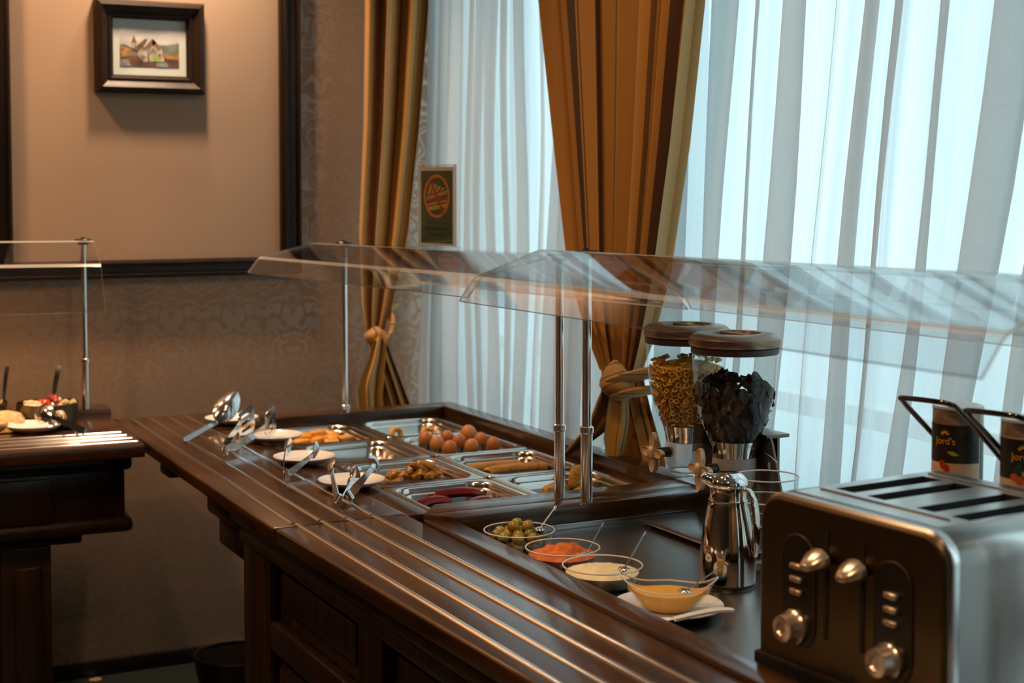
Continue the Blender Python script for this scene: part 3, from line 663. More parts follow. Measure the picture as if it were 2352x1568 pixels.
# fried mushrooms
rnd = random.Random(5)
mush = []
for i in range(20):
    x = 1.445 + .0185 * (i % 10) + rnd.uniform(-.008, .008); y = 3.595 + .042 * (i // 10) + rnd.uniform(-.015, .015)
    r = rnd.uniform(.013, .020); z = FL + r * .7 + (.016 if 4 < i % 10 < 9 else 0) + .012 * (i // 10)
    spx = ('leftmost', 'far left', 'left', 'left of centre', 'inner left', 'centre', 'inner right', 'right of centre', 'right', 'rightmost')[i % 10]
    solo('mushroom_piece', MB().ball((0, 0, 0), r, 12, 8, (1.35, .9, .75), noise=.10, seed=i), 'bean', 'golden fried mushroom piece, %s in the %s row of the heap' % (spx, ('front', 'back')[i // 10]), 'mushroom', (x, y, z), (rnd.uniform(-.5, .5), rnd.uniform(-.5, .5), rnd.uniform(0, 6)), 'fried mushroom pieces')
for x, a, lab in ((1.555, .4, 'slim'), (1.585, -.3, 'tapered')):
    solo('mushroom_stalk', MB().tube([(-.03, 0, 0), (-.01, 0, .003), (.015, 0, .004), (.032, 0, 0)], [.006, .010, .010, .006], 10), 'bean', '%s fried mushroom stalk lying on top of the golden heap' % lab, 'mushroom', (x, 3.615, FL + .044), (0, -.45, a + 2.8), 'fried mushroom stalks')
# fried sticks
for (x, y, a, L, lab) in ((1.782, 3.645, .10, .078, 'long fried stick lying further back in its pan'), (1.822, 3.588, .06, .088, 'long fried stick lying nearer the front of its pan')):
    solo('fried_stick', MB().tube(smooth_path([(-L, 0, 0), (-L * .9, .002, .002), (-L * .3, .004, .004), (L * .4, .0, .004), (L * .92, -.006, .002), (L, -.007, 0)], 5), [.005] + [.014] * 3 + [.0165] * 18 + [.014] * 3 + [.006], 12, flat=.85), 'fried', lab, 'snack', (x, y, FL + .016 + (.006 if y > 3.55 else 0)), (0, 0, a), 'fried sticks')
# breaded lumps
for x, y, s, sc, lab in ((1.800, 3.325, .026, (1.7, .9, .7), 'flat breaded lump at the left of the pan'), (1.872, 3.335, .030, (1.0, .85, 1.25), 'tall breaded lump seen between the two guard posts'), (1.850, 3.270, .022, (1.5, 1, .8), 'breaded lump behind the nearer guard post')):
    solo('breaded_lump', MB().ball((0, 0, 0), s, 16, 11, sc, noise=.06, seed=int(x * 100)), 'crumbed', lab, 'snack', (x, y, FL + s * sc[2] * .92), (0, 0, .3), 'breaded lumps')
# red peppers
for i, (x, y, z, a, L, lab) in enumerate(((1.470, 3.325, .014, .15, .045, 'dark red pepper strip at the left front of the pan'), (1.540, 3.338, .026, -.1, .062, 'large dark red pepper lying highest in the pan'), (1.560, 3.27, .014, .5, .05, 'short dark red pepper at the right of the pan'))):
    solo('red_pepper', MB().tube(smooth_path([(-L, 0, 0), (-L * .5, .004, .006), (L * .3, 0, .008), (L, -.008, 0)], 6), [.004, .008] + [.017] * 14 + [.012, .008, .005], 12, flat=.7), 'pepper', lab, 'pepper', (x, y, FL + z), (0, 0, a), 'dark red peppers')

# ------------------------------------------------------------------ plates and serving tools
def plate_mb(r=.08, h=.016):
    k = r / .08
    return MB().lathe([(.0005, .003), (.048 * k, .003), (.054 * k, .0045), (.068 * k, .011), (.0795 * k, h), (.080 * k, h + .0006), (.0795 * k, h - .0016), (.070 * k, .0075), (.052 * k, .0), (.030 * k, 0), (.0005, .0012)], 48)
plm = plate_mb().mesh('plate', 'ceramic', 50)
PZ = .8838
for x, y, lab in ((1.306, 4.47, 'small white plate under the big serving spoon, furthest of the four'), (1.322, 4.105, 'small white plate under the slotted tongs'), (1.286, 3.745, 'small white plate with a single pair of scalloped tongs'), (1.284, 3.395, 'small white plate nearest the cross board, with two tongs')):
    tag(link('plate', plm, None, (x, y, PZ)), lab, 'plate', 'small plates along the tray rails')
def orient(p0, p1, roll=0):
    p0 = Vector(p0); d = (Vector(p1) - p0).normalized(); s = Vector((0, 0, 1)).cross(d).normalized(); u = d.cross(s)
    Mx = Matrix((d, s, u)).transposed(); return Matrix.Translation(p0) @ (Mx @ Matrix.Rotation(roll, 3, 'X')).to_4x4()
def strip(path, widths, th, axis=(0, 0, 1)):
    """thin sheet strip: path centre points, half widths along axis"""
    P = [Vector(p) for p in path]; ax = Vector(axis); L = []
    for i, p in enumerate(P):
        t = (P[min(i + 1, len(P) - 1)] - P[max(i - 1, 0)]).normalized(); n = t.cross(ax).normalized(); wd = widths[i]
        L.append([tuple(p + ax * wd + n * th), tuple(p + ax * wd - n * th), tuple(p - ax * wd - n * th), tuple(p - ax * wd + n * th)])
    return L
def arm_flat(sy):      # slotted spatula tong arm; slots are real gaps between bars
    mb = MB()
    a = [(0, .004 * sy, 0), (.03, .012 * sy, 0), (.09, .022 * sy, 0), (.15, .030 * sy, 0), (.165, .031 * sy, 0)]
    mb.loops(strip(a, [.010, .010, .009, .008, .009], .0011), True, True)
    for zc, hw in ((-.0245, .0055), (-.008, .0045), (.008, .0045), (.0245, .0055)):
        mb.loops([[(x, y, z + zc * k) for x, y, z in ring] for ring, k in zip(strip([(.165, .031 * sy, 0), (.175, .031 * sy, 0), (.235, .027 * sy, 0), (.24, .0265 * sy, 0)], [hw * .9, hw, hw, hw * .9], .0009), (.6, 1, 1.05, 1.05))], True, True)
    mb.loops(strip([(.162, .031 * sy, 0), (.172, .031 * sy, 0), (.182, .0308 * sy, 0)], [.011, .026, .030], .001), True, True)
    mb.loops(strip([(.228, .0275 * sy, 0), (.236, .027 * sy, 0), (.246, .026 * sy, 0), (.250, .0255 * sy, 0)], [.030, .030, .027, .016], .001), True, True)
    return mb
def spoon_head(mb, x0, L, wd, depth, y, sy, cup=1):
    rows = []
    for i in range(9):
        t = i / 8; ww = wd * sin(pi * min(1, max(.04, .08 + .92 * t))) ** .6 if t < 1 else wd * .02; r = []
        for j in range(9):
            s = j / 8 * 2 - 1; r.append((x0 + L * t, y + sy * cup * depth * (1 - s * s) * sin(pi * min(.97, t + .06)), ww * s))
        rows.append(r)
    mb.grid(rows)
    mb.grid([[(x, yy + .0012, z) for x, yy, z in r] for r in rows])
def arm_scallop(sy, sp=1., Ls=1.):
    mb = MB(); 
    a = [(0, .005 * sy, 0), (.02, .010 * sy * sp, 0), (.06, .018 * sy * sp, 0), (.105 * Ls, .026 * sy * sp, 0), (.125 * Ls, .027 * sy * sp, 0)]
    mb.loops(strip(a, [.008, .009, .007, .0055, .006], .0012), True, True)
    spoon_head(mb, .122 * Ls, .055, .019, .009, .027 * sy * sp, sy)
    return mb
def hinge(r=.008, h=.020):
    mb = MB(); n = 10
    path = [(.006 - r * 1.2 * sin(pi * i / n) - .004, -r * .8 * cos(pi * i / n), 0) for i in range(n + 1)]
    mb.loops(strip(path, [h / 2] * (n + 1), .0012), True, True)
    mb.lathe([(.003, -h / 2), (.0045, -h / 2 + .002), (.0045, h / 2 - .002), (.003, h / 2)], 10, (-.002, 0, 0), True, True); return mb
def tongs(label, p0, p1, kind, roll=0., sp=1., Ls=1., k=1.):
    mtx = orient(p0, p1, roll) @ Matrix.Scale(k, 4); t = thing('serving_tongs', label, 'tongs', (0, 0, 0), 0, 'serving tongs'); t.matrix_world = mtx
    for sy in (1, -1):
        part('tong_arm', arm_flat(sy) if kind == 'flat' else arm_scallop(sy, sp, Ls), 'utensil_steel', t, 50)
    part('hinge', hinge(), 'chrome', t, 50)
    return t
tongs('steel tongs with wide slotted blades resting on the second plate', (1.122, 3.905, .903), (1.350, 4.205, .952), 'flat', k=1.25)
tongs('steel scalloped tongs resting alone on the third plate', (1.168, 3.535, .900), (1.295, 3.735, .945), 'scallop', .1, 1.1, k=1.15)
tongs('left of the two steel tongs crossed on the nearest plate', (1.178, 3.195, .900), (1.276, 3.425, .950), 'scallop', .45, .8, k=1.12)
tongs('right of the two steel tongs crossed on the nearest plate', (1.212, 3.220, .900), (1.350, 3.425, .946), 'scallop', -.5, .9, k=1.12)
def spoon(name, label, p_end, p_neck, p_tip, w, depth, up, cat='spoon', hw=.006, mats='utensil_steel', group=None, th=.0014):
    e, nk, tp = Vector(p_end), Vector(p_neck), Vector(p_tip); t = thing(name, label, cat, p_end, 0, group)
    o = e; up = Vector(up).normalized()
    pts = smooth_path([e - o, e.lerp(nk, .35) - o + up * .004, e.lerp(nk, .8) - o + up * .002, nk - o, nk.lerp(tp, .08) - o], 4)
    N = len(pts); side = (nk - e).cross(up).normalized(); L = []
    for i, p in enumerate(pts):
        wd = lerp(hw, hw * .55, i / (N - 1)) if i else hw * .5
        tt = (pts[min(i + 1, N - 1)] - pts[max(i - 1, 0)]).normalized(); n = side.cross(tt).normalized()
        L.append([tuple(p + side * wd + n * th), tuple(p - side * wd + n * th), tuple(p - side * wd - n * th), tuple(p + side * wd - n * th)])
    part('handle', MB().loops(L, True, True), mats, t, 50)
    d = (tp - nk); Lh = d.length; d.normalize(); sd = d.cross(up).normalized(); nn = sd.cross(d).normalized(); rows = []
    for i in range(15):
        tq = i / 14; ww = w * max(.02, sin(pi * tq ** .85)) ** .62; r = []
        for j in range(13):
            s = j / 12 * 2 - 1; r.append(nk - o + d * (Lh * tq) + sd * (ww * s) - nn * (depth * (1 - s * s) * sin(pi * tq)))
        rows.append([tuple(v) for v in r])
    mb = MB().grid(rows); rows2 = [[tuple(Vector(v) + nn * .0012) for v in r] for r in rows]; mb.grid(rows2)
    part('spoon_bowl', mb, mats, t, 60); return t
spoon('serving_spoon', 'large steel serving spoon propped on the furthest white plate', (1.085, 4.185, .888), (1.228, 4.355, .906), (1.305, 4.40, .985), .034, .016, (.42, .88, -.12), hw=.008)

# ------------------------------------------------------------------ glass bowls with spreads
def bowl_mb(r, h, rb):
    return MB().lathe([(.001, .003), (rb * .8, .003), (rb, .006), (lerp(rb, r, .6), h * .35), (r, h)], 44)
def glass_bowl(label, loc, r=.073, h=.043, group='round glass bowls of spreads', name='glass_bowl', n=1):
    t = thing(name, label, 'bowl', loc, 0, group)
    part('wall', bowl_mb(r, h, r * .80), 'bowl_glass', t, 60)
    part('foot', MB().lathe([(.001, 0), (r * .78, 0), (r * .8, .003), (.001, .004)], 40), 'bowl_glass', t, 60)
    part('rim', ring_mb(r, .0016, 48, 8, 0).xf(Matrix.Translation((0, 0, h))), 'acrylic_edge', t, 80)
    return t
SZ = .845
B = {'o': (1.420, 2.780), 'r': (1.427, 2.606), 'c': (1.427, 2.450)}
glass_bowl('round glass bowl of green olives', (*B['o'], SZ)); glass_bowl('round glass bowl of red paprika spread', (*B['r'], SZ)); glass_bowl('round glass bowl of pale butter cream', (*B['c'], SZ), .075)
rnd = random.Random(3); n_ol = 0
def olive_mb(seed):
    return MB().ball((0, 0, 0), .0118, 14, 10, (1.18, 1, 1), fn=lambda d: 1 - .45 * max(0, (d.x - .93) / .07))
olm = [olive_mb(0).mesh('olive', 'olive'), olive_mb(0).mesh('olive', 'olive_green')]
ols = []
for ring, (nn, rr, z) in enumerate(((9, .044, .016), (4, .018, .014), (9, .047, .033), (6, .026, .036), (1, 0, .040), (3, .018, .052))):
    for i in range(nn):
        a = 2 * pi * i / nn + ring * .7; ols.append((B['o'][0] + rr * cos(a), B['o'][1] + rr * sin(a), SZ + z))
lay = {0: 'bottom layer', 1: 'bottom layer'}
for i, p in enumerate(ols):
    o = tag(link('olive', olm[i % 3 == 1], None, p, (rnd.uniform(0, 6), rnd.uniform(-.8, .8), rnd.uniform(0, 6))), 'green olive in the round glass bowl', 'olive', 'green olives in the glass bowl')
def heap(r, h, base, seed, bump=.010, n=40, m=14, peaks=4):
    rnd = random.Random(seed); pk = [(rnd.uniform(-.6, .6), rnd.uniform(-.6, .6), rnd.uniform(.25, .5), rnd.uniform(.4, 1)) for _ in range(peaks)]
    rows = []
    for j in range(m + 1):
        t = j / m; rw = []
        for i in range(n):
            a = 2 * pi * i / n; x, y = t * cos(a), t * sin(a)
            z = h * (1 - t ** 2.2) * .35 + sum(h * k * math.exp(-((x - px) ** 2 + (y - py) ** 2) / (s * s) * 2) for px, py, s, k in pk) * (1 - t ** 4) + bump * .35 * sin(13 * x + seed) * sin(11 * y + 2 * x) * (1 - t ** 6)
            rw.append((x * r, y * r, base + z))
        rows.append(rw)
    mb = MB(); mb.loops([rows[j] for j in range(m, 0, -1)], False, True)
    mb.loops([[(r * .80 * cos(2 * pi * i / n), r * .80 * sin(2 * pi * i / n), .0065) for i in range(n)], rows[m]], True, False)
    return mb
def stuffobj(name, mb, mats, label, cat, loc, ang=60):
    o = solo(name, mb, mats, label, cat, loc, ang=ang); o['kind'] = 'stuff'; return o
solo('paprika_spread', heap(.067, .013, .029, 2, .012, peaks=7), 'red_spread', 'coarse orange red paprika spread heaped in its glass bowl', 'spread', (*B['r'], SZ), ang=60)
solo('butter_cream', heap(.069, .010, .030, 7, .014), 'butter', 'pale butter cream swirled in its glass bowl', 'spread', (*B['c'], SZ), ang=60)
def thin_spoon(label, p0, p1):
    a, b = Vector(p0), Vector(p1); t = thing('dip_spoon', label, 'spoon', p0, 0, 'thin spoons in the bowls')
    pts = [Vector((0, 0, -.006)) + (a - b).normalized() * -.004, Vector((0, 0, 0)), (b - a) * .3, (b - a)]
    part('handle', MB().tube(smooth_path([tuple(p) for p in pts], 4), .0017, 8, flat=.6), 'utensil_steel', t)
    part('spoon_bowl', MB().ball(tuple(b - a), .011, 12, 8, (1, 1.3, .4)), 'utensil_steel', t); return t
thin_spoon('thin steel spoon standing in the olive bowl', (1.500, 2.768, .932), (1.448, 2.745, .893))
thin_spoon('thin steel spoon standing in the red paprika spread', (1.515, 2.598, .930), (1.462, 2.575, .877))
thin_spoon('thin steel spoon standing in the pale butter cream', (1.545, 2.490, .930), (1.462, 2.430, .880))
# sauce boat on a saucer
SB = (1.445, 2.250)
solo('saucer', plate_mb(.098, .016), 'ceramic', 'white saucer under the glass sauce boat', 'plate', (*SB, SZ), ang=50)
bt = thing('sauce_boat', 'pointed glass boat dish full of yellow orange sauce', 'bowl', (SB[0], SB[1], SZ + .0035), -38)
def boat_rows(k=1., zmax=1.):
    L = []
    for t, wx, wy, z in ((0, .030, .020, 0), (.2, .042, .030, .004), (.5, .058, .042, .018), (.8, .070, .048, .032), (1, .078, .050, .042)):
        if t > zmax: break
        ring = []
        for i in range(48):
            a = 2 * pi * i / 48; c = cos(a); ca = abs(c)
            pt = ca ** 5
            ring.append((wx * k * c * (1 + .12 * t * pt), wy * k * sin(a) * (1 - .25 * t * ca), z + .022 * t * t * pt))
        L.append(ring)
    return L
part('wall', MB().loops(boat_rows(), True), 'bowl_glass', bt, 60)
part('rim', MB().tube(boat_rows()[-1], .0015, 8, closed=True, up=(0, 0, 1)), 'acrylic_edge', bt, 80)
sc = boat_rows(.95, .8)
sm = MB().loops(sc, True, False); top = [(x * .985, y * .985, .0335) for x, y, z in sc[-1]]
sm.loops([sc[-1], top, [(x * .6, y * .6, .0345) for x, y, z in top], [(x * .15, y * .15, .0335) for x, y, z in top]], False, True)
solo('cheese_sauce', sm, 'cheese_sauce', 'smooth yellow orange sauce filling the glass boat', 'sauce', (SB[0], SB[1], SZ + .0045), (0, 0, radians(-38)), ang=60)
thin_spoon('thin steel spoon leaning out of the orange sauce', (1.540, 2.225, .922), (1.470, 2.235, .884))
spoon('plastic_spoon', 'white plastic spoon lying across the saucer rim', (1.515, 2.152, .866), (1.400, 2.158, .863), (1.365, 2.175, .861), .010, .003, (0, 0, 1), hw=.010, mats='plastic_white', th=.0022)

# ------------------------------------------------------------------ thermos jug
tj = thing('thermos_jug', 'small chrome thermos jug with a domed lid beside the toaster', 'jug', (1.648, 2.36, SZ))
part('body', MB().lathe([(.001, 0), (.051, 0), (.0535, .003), (.0535, .008), (.053, .012), (.0528, .05), (.050, .085), (.045, .118), (.0395, .145), (.0365, .160), (.037, .163), (.0355, .165)], 48), 'thermos_chrome', tj, 40)
part('base_ring', MB().lathe([(.0532, .001), (.0542, .003), (.0542, .007), (.0532, .009)], 48), 'black_plastic', tj)
part('neck', MB().lathe([(.0355, .163), (.0345, .166), (.0335, .186), (.0345, .190)], 44), 'thermos_chrome', tj)
part('lid', MB().lathe([(.0345, .189), (.0365, .191), (.0375, .195), (.0355, .202), (.028, .211), (.016, .2155), (.001, .217)], 44), 'chrome', tj)
lat = Vector((.8927, -.4506, 0)); lf = -lat
part('spout', MB().tube(smooth_path([tuple(lf * .022 + Vector((0, 0, .197))), tuple(lf * .038 + Vector((0, 0, .203))), tuple(lf * .047 + Vector((0, 0, .211)))], 4), [.016, .016, .015, .013, .012, .011, .010, .008, .006], 14), 'chrome', tj)
part('thumb_lever', MB().ball(tuple(lat * .004 + Vector((-.012, -.018, .207))), .012, 14, 9, (1.2, .9, .8)), 'chrome', tj)
hd = lat * .85 + Vector((-.30, -.40, 0)); hd.normalize()
part('handle', MB().tube(smooth_path([tuple(hd * .030 + Vector((0, 0, .185))), tuple(hd * .046 + Vector((0, 0, .180))), tuple(hd * .055 + Vector((0, 0, .155))), tuple(hd * .059 + Vector((0, 0, .115))), tuple(hd * .058 + Vector((0, 0, .075))), tuple(hd * .056 + Vector((0, 0, .062)))], 5), [.009] * 8 + [.0105] * 12 + [.008] * 6, 12, flat=.55), 'thermos_chrome', tj)

# ------------------------------------------------------------------ cereal dispenser
cdp = thing('cereal_dispenser', 'twin cereal dispenser on a dark metal stand by the window', 'dispenser', (0, 0, 0))
part('stand', MB().prism([(2.515, .862), (2.862, .862), (2.835, 1.06), (2.825, 1.075), (2.592, 1.075), (2.582, 1.06)], 1.912, 1.918, .001, axis='x').box(1.905, 1.965, 2.59, 2.828, 1.068, 1.076, .002), 'dark_steel', cdp)
part('stand_back', MB().box(1.918, 1.965, 2.60, 2.82, .86, .875, .002).box(1.955, 1.962, 2.62, 2.80, .862, 1.07, .001), 'dark_steel', cdp)
part('base_plate', MB().box(1.765, 1.970, 2.505, 2.868, .853, .862, .002), 'brushed_steel', cdp)
part('foot', MB().box(1.785, 1.965, 2.525, 2.85, .845, .853), 'black_matte', cdp)
part('hook', MB().tube(smooth_path([(1.909, 2.600, 1.037), (1.905, 2.575, 1.034), (1.907, 2.555, 1.024)], 4), .0012, 6).ball((1.9105, 2.588, 1.012), .006, 10, 6, (.3, .8, 1.4)), 'plastic_white', cdp)
HPROF = [(.0455, 1.035), (.047, 1.045), (.052, 1.062), (.0625, 1.085), (.0725, 1.11), (.0815, 1.15), (.0870, 1.19), (.0895, 1.23), (.0905, 1.258)]
def hr(z):
    for (r0, z0), (r1, z1) in zip(HPROF, HPROF[1:]):
        if z0 <= z <= z1: return lerp(r0, r1, (z - z0) / (z1 - z0))
    return HPROF[0][0] if z < HPROF[0][1] else HPROF[-1][0]
HOP = [(1.858, 2.640), (1.880, 2.858)]
def knob_mb():
    mb = MB(); n = 48; L = []
    for dx, k in ((-.004, .90), (-.0055, .97), (0, 1.0), (.006, .97), (.007, .9)):
        ring = []
        for i in range(n):
            a = 2 * pi * i / n; r = (.0255 + .0150 * cos(4 * a)) * k
            if abs(sin(a)) > .7: r *= 1.12
            ring.append((dx, -r * cos(a), r * sin(a)))
        L.append(ring)
    mb.loops(L, True, True); return mb
for (x, y), nm in zip(HOP, ('ch', 'ce')):
    h = part('hopper', MB().lathe(HPROF, 56, (x, y, 0)), 'hopper_glass', cdp, 60)
    lid = MB().lathe([(.091, 1.262), (.0955, 1.264), (.0975, 1.270), (.0965, 1.280), (.088, 1.287), (.070, 1.2905), (.055, 1.2905), (.052, 1.284), (.046, 1.272), (.001, 1.270)], 56, (x, y, 0))
    part('lid', lid, 'bronze_lid', h, 35)
    part('seal', MB().lathe([(.0915, 1.248), (.0925, 1.250), (.0925, 1.260), (.0905, 1.2625)], 56, (x, y, 0)), 'dark_seal', h)
    part('lid_grip', MB().box(x - .004, x + .004, y - .050, y + .050, 1.271, 1.2905, .002), 'bronze_lid', h)
    part('collar', MB().lathe([(.0435, 1.026), (.0445, 1.030), (.0470, 1.046), (.0515, 1.0635), (.0500, 1.0640), (.045, 1.047)], 48, (x, y, 0)), 'chrome', cdp)
    ch = part('chute', MB().lathe([(.0450, 1.028), (.0465, 1.015), (.0465, .985), (.042, .968), (.036, .960)], 44, (x, y, 0)), 'chute_plastic', cdp, 60)
    part('chute_lip', MB().tube([(x + .036 * cos(a * pi / 12), y + .036 * sin(a * pi / 12), .960) for a in range(24)], .0016, 6, closed=True, up=(0, 0, 1)), 'acrylic_edge', ch)
    part('bracket', MB().box(x + .040, 1.913, y - .018, y + .018, 1.000, 1.024, .003), 'dark_steel', cdp)
    k = part('knob', knob_mb().xf(Matrix.Translation((x - .088, y - .004, 1.008))), 'knob_gold', cdp, 50)
    part('knob_hub', MB().ball((x - .094, y - .004, 1.008), .012, 14, 9, (.7, .8, 1.25)), 'knob_gold', k)
    part('shaft', MB().tube([(x - .082, y - .004, 1.008), (x - .040, y, 1.005)], [.010, .012], 14), 'black_plastic', k)
# cereal
def fill_mb(x, y, z0, z1, inset, heap_h, seed):
    pr = [(.001, z0)] + [(hr(z0 + (z1 - z0) * i / 12) - inset, z0 + (z1 - z0) * i / 12) for i in range(13)]
    rt = pr[-1][0]; pr += [(rt * .8, z1 + heap_h * .35), (rt * .5, z1 + heap_h * .8), (rt * .2, z1 + heap_h), (.001, z1 + heap_h)]
    return MB().lathe(pr, 40, (x, y, 0))
x1, y1 = HOP[1]
stuffobj('cereal_fill', fill_mb(x1, y1, 1.040, 1.196, .011, .014, 1), 'cereal', 'mass of golden cereal rings deep inside the further hopper', 'cereal', (0, 0, 0))
crm = MB().tube([(.0050 * cos(2 * pi * i / 10), .0050 * sin(2 * pi * i / 10), 0) for i in range(10)], .0028, 6, closed=True, up=(0, 0, 1)).mesh('cereal_ring', 'cereal', 80)
rnd = random.Random(21); base_a = math.atan2(-y1, -x1); cnt = 0
z = 1.048
while z < 1.204:
    r = hr(z) - .0062; na = int(2.4 * r / .0140)
    for i in range(na):
        a = base_a + (i / (na - 1) - .5) * 2.6 + rnd.uniform(-.04, .04)
        tilt = rnd.choice((0, 0, 0, 0, .3, 1.1))
        o = tag(link('cereal_ring', crm, None, (x1 + r * cos(a), y1 + r * sin(a), z + rnd.uniform(-.003, .003)), (rnd.uniform(-.25, .25), pi / 2 + rnd.uniform(-.35, .35) + tilt * rnd.choice((-1, 1)), a)), 'golden cereal ring in the further clear hopper', 'cereal', 'golden cereal rings in the hopper'); cnt += 1
    z += .0112
for i in range(34):
    a = rnd.uniform(0, 6.28); r = sqrt(rnd.random()) * .078
    o = tag(link('cereal_ring', crm, None, (x1 + r * cos(a), y1 + r * sin(a), 1.206 + .012 * (1 - (r / .08) ** 2) + rnd.uniform(-.002, .004)), (rnd.uniform(-.5, .5), rnd.uniform(-.5, .5), a)), 'golden cereal ring in the further clear hopper', 'cereal', 'golden cereal rings in the hopper'); cnt += 1
x2, y2 = HOP[0]
stuffobj('flake_fill', fill_mb(x2, y2, 1.040, 1.155, .014, .006, 2), 'choc', 'mass of dark chocolate flakes deep inside the nearer hopper', 'cereal', (0, 0, 0))
def flake_mb(seed):
    rnd = random.Random(seed); rows = []
    for i in range(6):
        t = i / 5; wd = .013 * sin(pi * (.12 + .80 * t)); rows.append([((t - .5) * .034, wd * s, .006 * (s * s) + .006 * sin(2.4 * t + seed) + rnd.uniform(-.0008, .0008)) for s in (-1, -.5, 0, .5, 1)])
    mb = MB().grid(rows); mb.grid([[(a, b, c - .0012) for a, b, c in r] for r in rows]); return mb
flm = [flake_mb(i).mesh('chocolate_flake', 'choc', 60) for i in range(5)]
base_a = math.atan2(-y2, -x2)
def flake(p, rot): tag(link('chocolate_flake', rnd.choice(flm), None, p, rot), 'dark chocolate cereal flake in the nearer clear hopper', 'cereal', 'dark chocolate flakes in the hopper')
z = 1.052
while z < 1.178:
    r = hr(z) - .014; na = max(6, int(3.0 * r / .020))
    for i in range(na):
        a = base_a + (i / (na - 1) - .5) * 3.3 + rnd.uniform(-.06, .06)
        flake((x2 + r * cos(a), y2 + r * sin(a), z + rnd.uniform(-.004, .004)), (rnd.uniform(-.5, .5), pi / 2 + rnd.uniform(-.5, .5), a + rnd.uniform(-.4, .4)))
    z += .0165
for i in range(40):
    a = rnd.uniform(0, 6.28); r = sqrt(rnd.random()) * .066
    flake((x2 + r * cos(a), y2 + r * sin(a), 1.170 + rnd.uniform(-.004, .022)), (rnd.uniform(-.9, .9), rnd.uniform(-1.3, 1.3), a))

# stack of glass bowls behind the thermos
for k, lab in enumerate(('lowest of the stacked tall glass bowls beside the dispenser', 'middle one of the stacked tall glass bowls beside the dispenser', 'topmost of the stacked tall glass bowls beside the dispenser')):
    glass_bowl(lab, (1.785, 2.425, SZ + .044 * k), .062, .096, 'stacked glass bowls', 'stacking_bowl')

# ------------------------------------------------------------------ toaster
to = thing('toaster', 'large four slot steel toaster in the near right corner', 'toaster', (1.370, 1.884, SZ), 0)
to.rotation_euler = (0, 0, math.atan2(-.377, .030) + pi / 2)      # local -Y runs along the front, +X into the depth
TW, TD, TH = .378, .36, .295
# body: rounded section in (y,z), extruded along the depth
def sect(ins, r, n=7, z0=.045):
    pts = []
    a, b = -TW + ins, -ins
    pts += [(b, z0), ]
    for i in range(n + 1):
        g = radians(90 * i / n); pts.append((b - r + r * cos(g), TH - ins - r + r * sin(g)))
    for i in range(n + 1):
        g = radians(90 + 90 * i / n); pts.append((a + r + r * cos(g), TH - ins - r + r * sin(g)))
    pts.append((a, z0)); return pts
SL_ = [(-.084, .020), (-.149, .019), (-.245, .018), (-.310, .017)]
bodyl = MB()
secs = [(.004, .004), (.0, .0), (.012, -.0), (.018, .0015), (.024, 0), (TD - .02, 0), (TD - .006, .002), (TD, .010)]
# wrap without top opening: build as loft; slots are separate inset wells seen through cut top
L = [[(x, y, z) for y, z in sect(i, .045 - i)] for x, i in ((.010, .006), (.013, .001), (.020, 0), (.026, .0025), (.030, .0025), (.034, 0), (TD - .02, 0), (TD - .006, .003), (TD, .012))]
n_ = len(L[0])
top_i = [k for k, (y, z) in enumerate(sect(0, .045)) if abs(z - TH) < 1e-6]    # the two ends of the flat top
ka, kb = top_i[0], top_i[-1]
vs = [p for r in L for p in r]; fs = []
for j in range(len(L) - 1):
    for i in range(n_ - 1):
        if i == ka and j == 5: continue      # leave the big flat top open, rebuilt with slots below
        fs.append((j * n_ + i, j * n_ + i + 1, (j + 1) * n_ + i + 1, (j + 1) * n_ + i))
fs.append(tuple((len(L) - 1) * n_ + i for i in range(n_)))
part('body', MB().add(vs, fs), 'toaster_steel', to, 40)
ya, yb = -TW + .045, -.045
tp = MB(); X0, X1 = .034, TD - .02; sx0, sx1 = .098, .285
ys = [yb]
for c, hw in SL_: ys += [c + hw, c - hw]
ys.append(ya)
def quad(mb, x0, x1, y0, y1, z): mb.add([(x0, y0, z), (x1, y0, z), (x1, y1, z), (x0, y1, z)], [(0, 1, 2, 3)])
quad(tp, X0, sx0, ya, yb, TH); quad(tp, sx1, X1, ya, yb, TH)
for i in range(0, len(ys), 2): quad(tp, sx0, sx1, ys[i + 1], ys[i], TH)
part('top_plate', tp, 'toaster_steel', to, 30)
for rx in (.075, .305): part('top_ridge', MB().box(rx, rx + .004, ya + .02, yb - .01, TH, TH + .0025, .001), 'toaster_steel', to)
for c, hw in SL_:
    wl = MB(); x0, x1, y0, y1 = sx0, sx1, c - hw, c + hw; zb = TH - .14
    wl.add([(x0, y0, TH), (x1, y0, TH), (x1, y1, TH), (x0, y1, TH), (x0, y0, zb), (x1, y0, zb), (x1, y1, zb), (x0, y1, zb)], [(0, 1, 5, 4), (1, 2, 6, 5), (2, 3, 7, 6), (3, 0, 4, 7), (4, 5, 6, 7)])
    part('bread_slot', wl, 'black_matte', to, 20)
def fsect(ins, r): return sect(ins, r)
fr_ = [[(x, y, z) for y, z in sect(i, .045 - i * .6)] for x, i in ((.0105, .005), (.006, .004), (.003, .006), (.001, .010), (.001, .0105))]
ff = MB().loops(fr_, False, True)
part('front_face', ff, 'toaster_front', to, 40)
part('base', MB().box(-.004, TD - .01, -TW - .004, .004, .008, .047, .006), 'black_plastic', to)
for fy in (-.03, -TW + .03):
    for fx in (.03, TD - .04): part('foot', MB().lathe([(.012, 0), (.014, .003), (.013, .009)], 14, (fx, fy, 0), True, True), 'black_plastic', to)
part('nameplate', MB().box(-.0006, .0012, -.205, -.155, .055, .061), 'black_plastic', to)
